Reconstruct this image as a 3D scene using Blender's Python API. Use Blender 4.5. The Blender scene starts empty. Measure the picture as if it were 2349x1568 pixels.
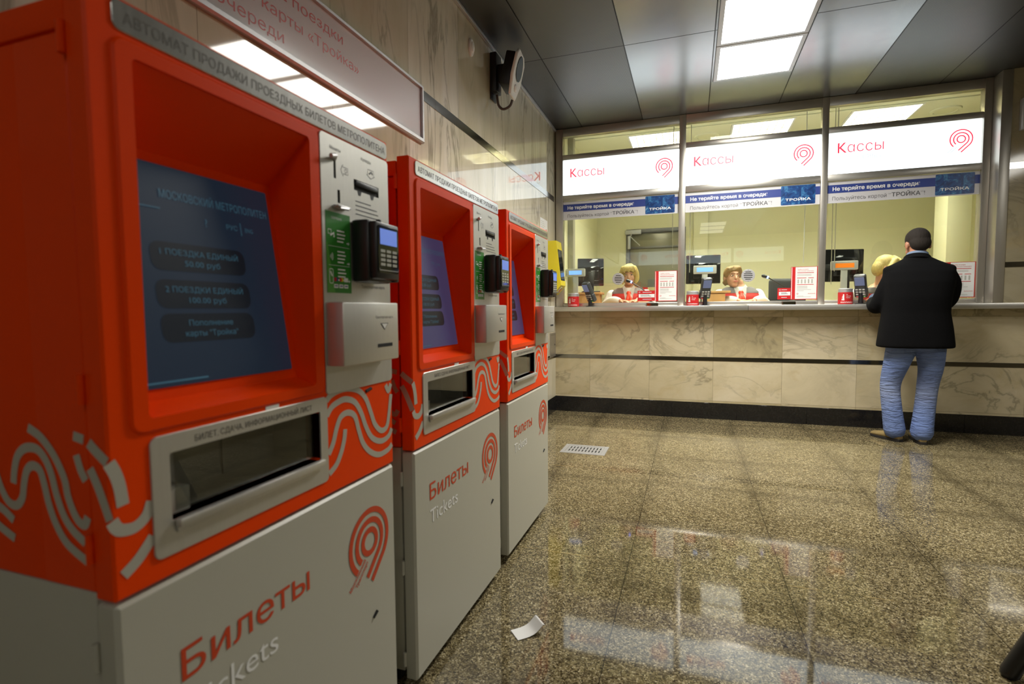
EXPO = 0.0
import bpy, bmesh, math, random
import numpy as np
from mathutils import Vector, Matrix, Euler
from mathutils.geometry import delaunay_2d_cdt

SC = bpy.context.scene
COL = SC.collection
PI = math.pi
random.seed(7)
ID = Matrix.Identity(4)

# ------------------------------------------------------------------ materials
MATS = {}
def new_mat(name):
    m = bpy.data.materials.new(name); m.use_nodes = True
    MATS[name] = m
    nt = m.node_tree
    return m, nt, nt.nodes['Principled BSDF']

def N(nt, t, **kw):
    n = nt.nodes.new(t)
    for k, v in kw.items(): setattr(n, k, v)
    return n
def L(nt, a, b): nt.links.new(a, b)
def setin(n, **kw):
    for k, v in kw.items(): n.inputs[k.replace('_', ' ')].default_value = v
def c4(c): return (c[0], c[1], c[2], 1.0)
def math_node(nt, op, a, b=None, clamp=False):
    n = N(nt, 'ShaderNodeMath', operation=op); n.use_clamp = clamp
    for i, v in enumerate((a, b)):
        if v is None: continue
        if isinstance(v, (int, float)): n.inputs[i].default_value = v
        else: L(nt, v, n.inputs[i])
    return n.outputs[0]
def ramp(nt, fac, stops):
    r = N(nt, 'ShaderNodeValToRGB')
    e = r.color_ramp.elements
    while len(e) < len(stops): e.new(0.5)
    for el, (p, c) in zip(e, stops):
        el.position = p; el.color = c4(c) if len(c) == 3 else c
    L(nt, fac, r.inputs[0])
    return r.outputs[0]
def mixc(nt, fac, a, b, mode='MIX'):
    n = N(nt, 'ShaderNodeMix', data_type='RGBA', blend_type=mode)
    for s, v in ((n.inputs[0], fac), (n.inputs[6], a), (n.inputs[7], b)):
        if isinstance(v, (int, float)): s.default_value = v
        elif isinstance(v, tuple): s.default_value = c4(v)
        else: L(nt, v, s)
    return n.outputs[2]
def coords(nt, scale=(1, 1, 1), loc=(0, 0, 0), rot=(0, 0, 0)):
    tc = N(nt, 'ShaderNodeTexCoord'); mp = N(nt, 'ShaderNodeMapping')
    mp.inputs['Scale'].default_value = scale; mp.inputs['Location'].default_value = loc; mp.inputs['Rotation'].default_value = rot
    L(nt, tc.outputs['Object'], mp.inputs[0])
    return mp.outputs[0]
def noise(nt, vec, scale, detail=3, rough=.5, dist=0.0):
    n = N(nt, 'ShaderNodeTexNoise'); setin(n, Scale=scale, Detail=detail, Roughness=rough, Distortion=dist)
    L(nt, vec, n.inputs['Vector']); return n.outputs[0]

def simple(name, col, rough=.5, metal=0.0, spec=.5, coat=0.0, emit=None, estr=0.0, var=0.0, vscale=8.0, bump=0.0, bscale=200.0):
    m, nt, b = new_mat(name)
    setin(b, Base_Color=c4(col), Roughness=rough, Metallic=metal)
    b.inputs['Specular IOR Level'].default_value = spec
    b.inputs['Coat Weight'].default_value = coat
    b.inputs['Coat Roughness'].default_value = .08
    if emit: b.inputs['Emission Color'].default_value = c4(emit); b.inputs['Emission Strength'].default_value = estr
    if var or bump:
        v = coords(nt)
        if var:
            f = noise(nt, v, vscale, 4)
            L(nt, mixc(nt, f, tuple(max(0, x*(1-var)) for x in col), tuple(x*(1+var) for x in col)), b.inputs['Base Color'])
        if bump:
            bn = N(nt, 'ShaderNodeBump'); setin(bn, Strength=bump, Distance=.002)
            L(nt, noise(nt, v, bscale, 2), bn.inputs['Height']); L(nt, bn.outputs[0], b.inputs['Normal'])
    return m

def brushed(name, col, rough=.28, scale=(4, 4, 300), metal=1.0, amt=.06):
    m, nt, b = new_mat(name)
    setin(b, Metallic=metal)
    v = coords(nt, scale)
    f = noise(nt, v, 3.0, 4, .6)
    L(nt, mixc(nt, f, tuple(x*(1-amt) for x in col), tuple(min(1, x*(1+amt)) for x in col)), b.inputs['Base Color'])
    L(nt, math_node(nt, 'MULTIPLY_ADD', f, .06), b.inputs['Roughness'])
    b.inputs['Roughness'].links[0].from_node.inputs[2].default_value = rough-.03
    return m

def emission(name, col, strength):
    m, nt, b = new_mat(name)
    setin(b, Base_Color=c4(tuple(x*.8 for x in col)), Roughness=.35)
    b.inputs['Emission Color'].default_value = c4(col); b.inputs['Emission Strength'].default_value = strength
    return m

def marble(name, plane, veins=1.0, rough=.06, rowh=.82, row0=.59, w=.605, u0=.21, tone=(.60, .525, .34), dark=(.17, .15, .10)):
    """polished marble slabs; plane 'xz' or 'yz'; slab joints, slab to slab tint and diagonal veins"""
    m, nt, b = new_mat(name)
    tc = N(nt, 'ShaderNodeTexCoord'); sp = N(nt, 'ShaderNodeSeparateXYZ'); L(nt, tc.outputs['Object'], sp.inputs[0])
    U = sp.outputs['X' if plane == 'xz' else 'Y']; V = sp.outputs['Z']
    cb = N(nt, 'ShaderNodeCombineXYZ')
    L(nt, math_node(nt, 'SUBTRACT', U, u0-20*w), cb.inputs[0]); L(nt, math_node(nt, 'SUBTRACT', V, row0-6*rowh), cb.inputs[1])
    br = N(nt, 'ShaderNodeTexBrick', offset=0.0, squash=1.0)
    setin(br, Scale=1.0, Mortar_Size=.0016, Mortar_Smooth=.2, Brick_Width=w, Row_Height=rowh, Bias=0.0)
    br.inputs['Color1'].default_value = (0, 0, 0, 1); br.inputs['Color2'].default_value = (1, 1, 1, 1); br.inputs['Mortar'].default_value = (.5, .5, .5, 1)
    L(nt, cb.outputs[0], br.inputs['Vector'])
    slab = br.outputs['Color']
    # each slab reads its own piece of stone
    off = N(nt, 'ShaderNodeCombineXYZ'); L(nt, math_node(nt, 'MULTIPLY', slab, 7.3), off.inputs[0]); L(nt, math_node(nt, 'MULTIPLY', slab, 3.1), off.inputs[2])
    ad = N(nt, 'ShaderNodeVectorMath', operation='ADD'); L(nt, tc.outputs['Object'], ad.inputs[0]); L(nt, off.outputs[0], ad.inputs[1])
    mp = N(nt, 'ShaderNodeMapping'); L(nt, ad.outputs[0], mp.inputs[0])
    mp.inputs['Rotation'].default_value = (.6, .12, .1) if plane == 'yz' else (0, .45, 0)
    mp.inputs['Scale'].default_value = (1.1, 2.7, .6) if plane == 'yz' else (1.3, 1.3, 1.9)
    cloud = noise(nt, mp.outputs[0], 1.6, 6, .6, .6)
    vn = noise(nt, mp.outputs[0], 1.25, 6, .55, 1.4)
    ridge = math_node(nt, 'ABSOLUTE', math_node(nt, 'SUBTRACT', vn, .5))
    vein = ramp(nt, ridge, [(0.0, (1, 1, 1)), (.010, (.75, .75, .75)), (.03, (.12, .12, .12)), (.08, (0, 0, 0))])
    gate = ramp(nt, noise(nt, mp.outputs[0], .9, 3), [(.42, (0, 0, 0)), (.62, (1, 1, 1))])
    vm = math_node(nt, 'MULTIPLY', math_node(nt, 'MULTIPLY', vein, gate), .62*veins)
    base = ramp(nt, cloud, [(.28, tuple(x*(.88 if plane == 'yz' else .78) for x in tone)), (.5, tone), (.72, (min(1, tone[0]*1.10), tone[1]*1.12, tone[2]*1.22))])
    tint = mixc(nt, slab, (.80, .77, .70), (1.06, 1.05, 1.10))
    base = mixc(nt, 1.0, base, tint, 'MULTIPLY')
    ochre = ramp(nt, noise(nt, mp.outputs[0], 3.0, 5, .6, .8), [(.52, (0, 0, 0)), (.75, (1, 1, 1))])
    base = mixc(nt, math_node(nt, 'MULTIPLY', ochre, .18 if plane == 'yz' else .35), base, (.42, .30, .11))
    base = mixc(nt, vm, base, dark)
    base = mixc(nt, math_node(nt, 'MULTIPLY', br.outputs['Fac'], .55), base, (.12, .10, .07))
    L(nt, base, b.inputs['Base Color'])
    setin(b, Roughness=rough)
    b.inputs['Specular IOR Level'].default_value = .5
    return m

def floor_mat():
    m, nt, b = new_mat('polished granite floor')
    v = coords(nt)
    vo = N(nt, 'ShaderNodeTexVoronoi', feature='F1'); setin(vo, Scale=250.0); L(nt, v, vo.inputs['Vector'])
    wn = N(nt, 'ShaderNodeSeparateColor'); L(nt, vo.outputs['Color'], wn.inputs[0])
    grain = ramp(nt, wn.outputs[0], [(0.0, (.030, .024, .014)), (.22, (.060, .046, .022)), (.30, (.15, .12, .062)), (.55, (.225, .185, .098)), (.80, (.30, .255, .15)), (.93, (.46, .40, .26)), (1.0, (.62, .56, .40))])
    vo2 = N(nt, 'ShaderNodeTexVoronoi', feature='F1'); setin(vo2, Scale=90.0); L(nt, v, vo2.inputs['Vector'])
    w2 = N(nt, 'ShaderNodeSeparateColor'); L(nt, vo2.outputs['Color'], w2.inputs[0])
    grain = mixc(nt, math_node(nt, 'MULTIPLY', math_node(nt, 'GREATER_THAN', w2.outputs[1], .72), .55), grain, (.055, .043, .024))
    big = noise(nt, v, 1.1, 4, .55, .3)
    grain = mixc(nt, 1.0, grain, mixc(nt, big, (.62, .60, .56), (1.25, 1.22, 1.15)), 'MULTIPLY')
    sp = N(nt, 'ShaderNodeSeparateXYZ'); L(nt, v, sp.inputs[0])
    def dist(axis, period, phase, wob):
        x = math_node(nt, 'ADD', sp.outputs[axis], -phase+period*20)
        if wob is not None: x = math_node(nt, 'ADD', x, wob)
        fr = math_node(nt, 'MODULO', x, period)
        return math_node(nt, 'MINIMUM', fr, math_node(nt, 'SUBTRACT', period, fr))
    w1 = math_node(nt, 'MULTIPLY', math_node(nt, 'SUBTRACT', noise(nt, v, 1.6, 2), .5), .16)
    # trodden-in dirt along the slab rows, and the thin joints themselves
    for axis, per, ph, wid, amt in ((0, .605, .365, .085, .46), (1, .64, .75, .075, .42)):
        d = dist(axis, per, ph, w1)
        fac = ramp(nt, math_node(nt, 'DIVIDE', d, wid), [(0.0, (1, 1, 1)), (.45, (.55, .55, .55)), (1.0, (0, 0, 0))])
        gate = ramp(nt, noise(nt, v, .8, 2), [(.35, (.35, .35, .35)), (.6, (1, 1, 1))])
        grain = mixc(nt, math_node(nt, 'MULTIPLY', math_node(nt, 'MULTIPLY', fac, gate), amt), grain, (.035, .026, .012))
    for axis, per, ph in ((0, .605, .365), (1, 1.28, 3.50)):
        d = dist(axis, per, ph, None)
        grain = mixc(nt, math_node(nt, 'MULTIPLY', math_node(nt, 'LESS_THAN', d, .0016), .85), grain, (.012, .009, .006))
    yel = math_node(nt, 'MULTIPLY', math_node(nt, 'LESS_THAN', dist(1, 1.28, 3.505, None), .006), ramp(nt, noise(nt, v, 5.0, 3), [(.5, (0, 0, 0)), (.60, (.35, .35, .35))]))
    grain = mixc(nt, yel, grain, (.40, .30, .13))
    L(nt, grain, b.inputs['Base Color'])
    rg = ramp(nt, noise(nt, v, 2.2, 4), [(.3, (.03, .03, .03)), (.7, (.075, .075, .075))])
    L(nt, rg, b.inputs['Roughness'])
    b.inputs['Specular IOR Level'].default_value = .5
    bn = N(nt, 'ShaderNodeBump'); setin(bn, Strength=.02, Distance=.0005); L(nt, wn.outputs[0], bn.inputs['Height']); L(nt, bn.outputs[0], b.inputs['Normal'])
    return m

def ceiling_mat():
    m, nt, b = new_mat('satin metal ceiling panels')
    v = coords(nt)
    sp = N(nt, 'ShaderNodeSeparateXYZ'); L(nt, v, sp.inputs[0])
    cb = N(nt, 'ShaderNodeCombineXYZ')
    L(nt, math_node(nt, 'ADD', sp.outputs[0], 1.08+.605*20), cb.inputs[0]); L(nt, math_node(nt, 'ADD', sp.outputs[1], -3.9+1.8*10), cb.inputs[1])
    br = N(nt, 'ShaderNodeTexBrick', offset=0.0, squash=1.0)
    setin(br, Scale=1.0, Mortar_Size=.0042, Mortar_Smooth=.1, Brick_Width=.605, Row_Height=1.8, Bias=0.0)
    br.inputs['Color1'].default_value = (0, 0, 0, 1); br.inputs['Color2'].default_value = (1, 1, 1, 1); br.inputs['Mortar'].default_value = (.5, .5, .5, 1)
    L(nt, cb.outputs[0], br.inputs['Vector'])
    base = mixc(nt, br.outputs['Color'], (.27, .275, .28), (.35, .355, .36))
    smear = ramp(nt, noise(nt, v, 3.5, 6, .65, .5), [(.45, (0, 0, 0)), (.8, (1, 1, 1))])
    base = mixc(nt, math_node(nt, 'MULTIPLY', smear, .3), base, (.42, .42, .40))
    base = mixc(nt, br.outputs['Fac'], base, (.02, .018, .015))
    # the outer columns are perforated, duller panels
    mid = math_node(nt, 'MULTIPLY', math_node(nt, 'GREATER_THAN', sp.outputs[0], -.475), math_node(nt, 'LESS_THAN', sp.outputs[0], 1.335))
    vo = N(nt, 'ShaderNodeTexVoronoi', feature='F1'); setin(vo, Scale=140.0, Randomness=0.0); L(nt, v, vo.inputs['Vector'])
    holes = ramp(nt, vo.outputs['Distance'], [(.30, (.25, .25, .25)), (.42, (.52, .52, .50))])
    base = mixc(nt, mid, mixc(nt, 1.0, base, holes, 'MULTIPLY'), base)
    L(nt, base, b.inputs['Base Color'])
    L(nt, mixc(nt, mid, (.42, .42, .42), (.25, .25, .25)), b.inputs['Roughness'])
    setin(b, Metallic=.9)
    bn = N(nt, 'ShaderNodeBump', invert=True); setin(bn, Strength=.6, Distance=.004); L(nt, br.outputs['Fac'], bn.inputs['Height']); L(nt, bn.outputs[0], b.inputs['Normal'])
    return m

def glass_mat(name, tint=(.97, .99, .95), f0=.045):
    m = bpy.data.materials.new(name); m.use_nodes = True; nt = m.node_tree; nt.nodes.clear(); MATS[name] = m
    g = N(nt, 'ShaderNodeNewGeometry')
    d = N(nt, 'ShaderNodeVectorMath', operation='DOT_PRODUCT'); L(nt, g.outputs['Normal'], d.inputs[0]); L(nt, g.outputs['Incoming'], d.inputs[1])
    om = math_node(nt, 'SUBTRACT', 1.0, math_node(nt, 'ABSOLUTE', d.outputs['Value']), True)
    fr = math_node(nt, 'MULTIPLY_ADD', math_node(nt, 'POWER', om, 5.0), 1-f0)
    nt.nodes[-1].inputs[2].default_value = f0
    t = N(nt, 'ShaderNodeBsdfTransparent'); t.inputs[0].default_value = c4(tint)
    gl = N(nt, 'ShaderNodeBsdfGlossy'); gl.inputs['Roughness'].default_value = 0.0
    mx = N(nt, 'ShaderNodeMixShader'); L(nt, fr, mx.inputs[0]); L(nt, t.outputs[0], mx.inputs[1]); L(nt, gl.outputs[0], mx.inputs[2])
    o = N(nt, 'ShaderNodeOutputMaterial'); L(nt, mx.outputs[0], o.inputs[0])
    return m

def denim():
    m, nt, b = new_mat('faded blue denim')
    v = coords(nt)
    sp = N(nt, 'ShaderNodeSeparateXYZ'); L(nt, v, sp.inputs[0])
    n1 = noise(nt, v, 9.0, 4)
    base = mixc(nt, n1, (.085, .135, .33), (.19, .27, .52))
    knee = ramp(nt, math_node(nt, 'ABSOLUTE', math_node(nt, 'SUBTRACT', sp.outputs[2], .40)), [(0.0, (1, 1, 1)), (.12, (.2, .2, .2)), (.2, (0, 0, 0))])
    base = mixc(nt, math_node(nt, 'MULTIPLY', knee, .35), base, (.34, .36, .42))
    L(nt, base, b.inputs['Base Color']); setin(b, Roughness=.85)
    w = coords(nt, (6, 6, 34), (0, 0, 0), (.15, .2, 0))
    bn = N(nt, 'ShaderNodeBump'); setin(bn, Strength=1.0, Distance=.03); L(nt, noise(nt, w, 1.3, 4, .55, 1.0), bn.inputs['Height']); L(nt, bn.outputs[0], b.inputs['Normal'])
    return m

def card_mat():
    m, nt, b = new_mat('blue printed fare card')
    v = coords(nt, (1, 1, 1))
    f = noise(nt, v, 16.0, 5, .6, 1.2)
    L(nt, ramp(nt, f, [(.3, (.006, .02, .09)), (.5, (.012, .06, .22)), (.62, (.05, .20, .42)), (.78, (.45, .60, .75))]), b.inputs['Base Color'])
    setin(b, Roughness=.3)
    return m

orange = simple('orange powder coat', (.90, .058, .0), .36, spec=.12, coat=.0, bump=.05, bscale=500)
orange_in = orange
grey = simple('warm grey powder coat', (.48, .468, .39), .38, spec=.45, bump=.05, bscale=500)
greyside = grey
black = simple('black plastic', (.012, .012, .013), .38)
rubber = simple('dark recess', (.01, .009, .008), .8)  # near-black; also stands in for the shade inside slots and the drain
steel = brushed('brushed stainless plate', (.62, .61, .57), .42, (6, 60, 6), .7)
steelv = brushed('brushed stainless frame', (.50, .475, .43), .36, (60, 60, 3), .8)
steelh = brushed('brushed stainless rail', (.56, .54, .50), .32, (3, 60, 60), .8)
darksteel = brushed('dark mirror steel band', (.26, .25, .23), .12, (3, 3, 20))
alu = simple('satin aluminium', (.50, .50, .51), .45, .6)
steelm = brushed('mirror brushed stainless', (.58, .57, .54), .24, (6, 60, 6), .95)
stripe = simple('light grey vinyl stripe', (.47, .45, .38), .4)
redink = simple('orange red vinyl', (.60, .055, .012), .4)
whiteink = simple('white vinyl', (.88, .88, .86), .4)
greyink = simple('engraved dark lettering', (.11, .10, .085), .5)
darkink = simple('dark grey print', (.10, .10, .11), .5)
blackink = simple('black print', (.02, .02, .02), .5)
greenst = simple('green sticker', (.035, .24, .028), .35)
greenlt = simple('light green sticker', (.10, .36, .05), .35)
paper = simple('white paper', (.80, .80, .79), .6)
boardw = simple('white acrylic notice sheet', (.62, .60, .62), .16, spec=.4)
red = simple('signal red print', (.55, .018, .02), .4)
redtext = simple('dark red lettering', (.46, .022, .012), .4)
blue = simple('banner blue', (.035, .06, .26), .35)
bannerw = simple('pale grey banner film', (.60, .60, .63), .35)
yellow = simple('yellow plastic', (.80, .66, .02), .3, coat=.2)
cream = simple('cream painted plaster', (.73, .715, .47), .75, var=.04, vscale=3, bump=.05, bscale=80)
creamc = simple('cream office ceiling', (.74, .725, .52), .8)
officefl = simple('office vinyl floor', (.25, .20, .12), .5)
wood = simple('light beech board', (.52, .28, .10), .45, var=.18, vscale=14)
granite = simple('black granite', (.014, .013, .013), .12, var=.6, vscale=60)
screenblk = simple('black glass', (.008, .009, .012), .05, spec=.6)
marble_back = marble('marble counter front', 'xz', .9, .10, .41, .59, .605, .21)
marble_left = marble('marble side wall', 'yz', 1.0, .045, .82, .59, .61, 2.42, (.66, .62, .48))
marble_shade_toned = marble('marble pier', 'xz', .8, .08, .82, .59, .61, .3, (.36, .32, .21))  # same kind of marble, its tone darkened to carry the right side's shade
GLASS = glass_mat('clear counter glass')
DRKGLASS = glass_mat('smoked flap glass', (.75, .75, .72), .05)
FLOOR = floor_mat(); CEIL = ceiling_mat(); DENIM = denim(); CARD = card_mat()
LAMP = emission('lit lamp diffuser', (1.0, .98, .90), 5.0)
LAMP2 = emission('dimmer lit lamp diffuser', (1.0, .98, .90), 3.0)
TUBE = emission('fluorescent tube', (1.0, .97, .87), 4.0)
SIGN = emission('backlit sign face', (.86, .96, 1.0), 1.8)
SIGNRED = emission('backlit red lettering', (1.0, .06, .11), .95)
SIGNGREY = emission('backlit grey lettering', (.62, .72, .80), 1.0)
SCR1 = emission('dim blue screen', (.006, .012, .022), 1.0)
SCR2 = emission('violet blue screen', (.030, .028, .072), 1.0)
SCRTXT = emission('pale blue screen lettering', (.022, .060, .085), 1.0)
SCRBTN = emission('dark screen button', (.003, .005, .008), 1.0)
LCDB = emission('lit blue display', (.16, .36, 1.0), 1.3)
LCDO = emission('lit amber display', (1.0, .25, .02), .42)
LCDT = emission('terminal display', (.10, .17, .50), .9)
LCDR = emission('dim reader display', (.10, .12, .20), .8)
BLUELED = emission('blue ring light', (.12, .2, 1.0), 8.0)
plexi = simple('pale grey plastic', (.46, .46, .42), .4)
skin = simple('skin', (.46, .25, .15), .5, var=.08, vscale=30)
skin2 = simple('ruddy skin', (.42, .19, .11), .5, var=.08, vscale=30)
blackwool = simple('black wool', (.004, .004, .0045), .95, spec=.12, bump=.3, bscale=90)
shirtblue = simple('grey blue shirt', (.16, .22, .33), .8)
whitecloth = simple('white blouse', (.74, .72, .68), .8, bump=.2, bscale=25)
redcloth = simple('red waistcoat', (.42, .020, .016), .8)
greycloth = simple('grey waistcoat shoulder', (.13, .12, .12), .8)
redsilk = simple('orange red silk scarf', (.72, .05, .02), .4)
def hairmat(name, col, rough):
    m, nt, b = new_mat(name)
    f = noise(nt, coords(nt, (95, 40, 14)), 1.6, 4, .6, .4)
    L(nt, mixc(nt, f, tuple(x*.45 for x in col), tuple(x*1.35 for x in col)), b.inputs['Base Color']); setin(b, Roughness=rough)
    bn = N(nt, 'ShaderNodeBump'); setin(bn, Strength=.7, Distance=.006); L(nt, f, bn.inputs['Height']); L(nt, bn.outputs[0], b.inputs['Normal'])
    return m
blond = hairmat('blond hair', (.52, .40, .13), .5)
brownhair = hairmat('light brown hair', (.27, .17, .06), .5)
darkhair = hairmat('short dark brown hair', (.015, .0095, .006), .85)
tan = simple('tan suede', (.25, .18, .07), .8)
sole = simple('dark rubber sole', (.015, .013, .011), .7)
eyew = simple('eye white', (.65, .62, .58), .3)
eyed = simple('dark iris', (.02, .02, .02), .2)
browm = simple('brow hair', (.12, .07, .035), .8)
lipm = simple('lip', (.45, .12, .10), .5)
trous = simple('dark trousers', (.02, .02, .025), .85)
# ------------------------------------------------------------------ mesh helpers
def new(): return bmesh.new()
def obj(name, bm, mat, parent=None, smooth=True, loc=None):
    me = bpy.data.meshes.new(name)
    bm.to_mesh(me); bm.free()
    for m in (mat if isinstance(mat, (list, tuple)) else [mat]): me.materials.append(m)
    if smooth:
        me.polygons.foreach_set('use_smooth', [True]*len(me.polygons))
        me.set_sharp_from_angle(angle=math.radians(38))
    o = bpy.data.objects.new(name, me); COL.objects.link(o)
    if parent: o.parent = parent
    if loc: o.location = loc
    return o
def tag(o, label=None, cat=None, group=None, kind=None):
    if label: o['label'] = label
    if cat: o['category'] = cat
    if group: o['group'] = group
    if kind: o['kind'] = kind
    return o
def thing(name, label, cat, loc=(0, 0, 0), rz=0, group=None):
    o = bpy.data.objects.new(name, None); COL.objects.link(o); o.empty_display_size = .1
    o.location = loc; o.rotation_euler = (0, 0, rz)
    return tag(o, label, cat, group)
def struct(name, bm, mat, parent=None, smooth=True):
    return tag(obj(name, bm, mat, parent, smooth), kind='structure')
def copy_tree(o, parent=None):
    c = o.copy(); COL.objects.link(c)
    if parent: c.parent = parent
    for ch in list(o.children): copy_tree(ch, c)
    return c

def bx(bm, x0, x1, y0, y1, z0, z1, bev=0.0, seg=2, M=ID):
    r = bmesh.ops.create_cube(bm, size=1.0)
    vs = r['verts']
    bmesh.ops.transform(bm, verts=vs, matrix=Matrix.Translation(((x0+x1)/2, (y0+y1)/2, (z0+z1)/2)) @ Matrix.Diagonal((x1-x0, y1-y0, z1-z0, 1)))
    if bev:
        es = list({e for v in vs for e in v.link_edges})
        r = bmesh.ops.bevel(bm, geom=es, offset=bev, segments=seg, affect='EDGES', profile=.5, clamp_overlap=True)
        vs = list({v for f in r['faces'] for v in f.verts} | {v for v in vs if v.is_valid})
    if M is not ID: bmesh.ops.transform(bm, verts=[v for v in vs if v.is_valid], matrix=M)
    return bm
def box(*a, **k): return bx(new(), *a, **k)

def MX(x=0.0):      # faces +x: u = y, v = z
    return lambda u, v, n: (x+n, u, v)
def MB(y):          # faces -y: u = x, v = z
    return lambda u, v, n: (u, y-n, v)
def MF(y):          # faces +y: u = -x
    return lambda u, v, n: (-u, y+n, v)
def MU(z):          # faces up
    return lambda u, v, n: (u, v, z+n)
def MD(z):          # faces down: u = x, v = -y
    return lambda u, v, n: (u, -v, z-n)
def MM(M, f):       # any of the above carried by a matrix
    return lambda u, v, n: tuple(M @ Vector(f(u, v, n)))

def rr(u0, u1, v0, v1, r=0.0, k=5):
    if r <= 0: return [(u0, v0), (u1, v0), (u1, v1), (u0, v1)]
    p = []
    for cx, cy, a in ((u0+r, v0+r, PI), (u1-r, v0+r, 1.5*PI), (u1-r, v1-r, 0), (u0+r, v1-r, .5*PI)):
        for i in range(k+1):
            t = a+i*PI/2/k; p.append((cx+r*math.cos(t), cy+r*math.sin(t)))
    return p
def circ(u, v, r, n=32): return [(u+r*math.cos(2*PI*i/n), v+r*math.sin(2*PI*i/n)) for i in range(n)]
def inset(loop, d):
    n = len(loop); out = []
    for i in range(n):
        a, b, c = Vector(loop[i-1]), Vector(loop[i]), Vector(loop[(i+1) % n])
        e1, e2 = (b-a).normalized(), (c-b).normalized()
        n1, n2 = Vector((-e1.y, e1.x)), Vector((-e2.y, e2.x))
        m = n1+n2
        k = m.length_squared
        out.append(tuple(b+m*(2*d/k)) if k > 1e-6 else tuple(b+n1*d))
    return out
def inside(p, loop):
    x, y = p; c = False; n = len(loop)
    for i in range(n):
        x1, y1 = loop[i-1]; x2, y2 = loop[i]
        if (y1 > y) != (y2 > y) and x < (x2-x1)*(y-y1)/(y2-y1)+x1: c = not c
    return c
def fill(bm, M, outer, holes, n, flip=False):
    V, E = [], []
    for lp in [outer]+list(holes):
        s = len(V); V += [Vector(p) for p in lp]; E += [(s+i, s+(i+1) % len(lp)) for i in range(len(lp))]
    v2, _, f2, _, _, _ = delaunay_2d_cdt(V, E, [], 0, 1e-7)
    vs = [bm.verts.new(M(p.x, p.y, n)) for p in v2]
    for f in f2:
        c = ((v2[f[0]].x+v2[f[1]].x+v2[f[2]].x)/3, (v2[f[0]].y+v2[f[1]].y+v2[f[2]].y)/3)
        if inside(c, outer) and not any(inside(c, h) for h in holes):
            q = [vs[i] for i in f]
            bm.faces.new(q[::-1] if flip else q)
    for v in vs:
        if not v.link_faces: bm.verts.remove(v)
def wall(bm, M, lo, hi):
    """quads between two loops given as lists of (u, v, n)"""
    a = [bm.verts.new(M(*p)) for p in lo]; b = [bm.verts.new(M(*p)) for p in hi]
    n = len(a)
    for i in range(n): bm.faces.new((a[i], a[(i+1) % n], b[(i+1) % n], b[i]))
def plate(bm, M, outer, holes=(), n0=0.0, n1=.003, ch=0.0, back=True):
    """solid plate with holes: outline CCW in (u, v), thickness n0..n1, front edge chamfered by ch"""
    ins = inset(outer, ch) if ch else outer
    fill(bm, M, ins, holes, n1)
    if back: fill(bm, M, outer, holes, n0, True)
    if ch: wall(bm, M, [(u, v, n1-ch) for u, v in outer], [(u, v, n1) for u, v in ins])
    wall(bm, M, [(u, v, n0) for u, v in outer], [(u, v, n1-ch) for u, v in outer])
    for h in holes: wall(bm, M, [(u, v, n1) for u, v in h], [(u, v, n0) for u, v in h])
    bmesh.ops.remove_doubles(bm, verts=bm.verts, dist=1e-6)
    return bm
def decal(bm, M, loop, n): fill(bm, M, loop, (), n); return bm

def catmull(P, k=6, closed=False):
    P = [Vector(p) for p in P]; n = len(P); out = []
    for i in range(n if closed else n-1):
        g = lambda j: P[j % n] if closed else P[min(max(j, 0), n-1)]
        p0, p1, p2, p3 = g(i-1), g(i), g(i+1), g(i+2)
        for s in range(k):
            t = s/k
            out.append(.5*((2*p1)+(p2-p0)*t+(2*p0-5*p1+4*p2-p3)*t*t+(3*p1-p0-3*p2+p3)*t**3))
    if not closed: out.append(P[-1])
    return out
def ribbon(bm, M, pts, w, n=.0012, closed=False):
    P = [Vector(p) for p in pts]; m = len(P); Lf, Rt = [], []
    for i in range(m):
        a = P[i-1] if (closed or i) else P[i]; c = P[(i+1) % m] if (closed or i < m-1) else P[i]
        t = (c-a).normalized(); nn = Vector((-t.y, t.x))*w/2
        Lf.append(bm.verts.new(M(*(P[i]+nn), n))); Rt.append(bm.verts.new(M(*(P[i]-nn), n)))
    for i in range(m if closed else m-1):
        j = (i+1) % m
        bm.faces.new((Rt[i], Rt[j], Lf[j], Lf[i]))
def arc(u, v, r, a0, a1, k=24): return [(u+r*math.cos(math.radians(a0+(a1-a0)*i/k)), v+r*math.sin(math.radians(a0+(a1-a0)*i/k))) for i in range(k+1)]
def emblem(bm, M, u, v, r, w, n=.0012, tl=1.0):
    """three rings opening into two slanting tails"""
    ribbon(bm, M, arc(u, v, r*.37, 0, 345), w, n, True)
    for k, tail in ((.68, 1.0*tl), (1.0, .98*tl)):
        p = arc(u, v, r*k, 228, -45, 40)
        e = Vector(p[-1]); d = Vector((-.7071, -.7071))
        p += [tuple(e+d*r*tail*.5), tuple(e+d*r*tail)]
        ribbon(bm, M, p, w, n)

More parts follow.
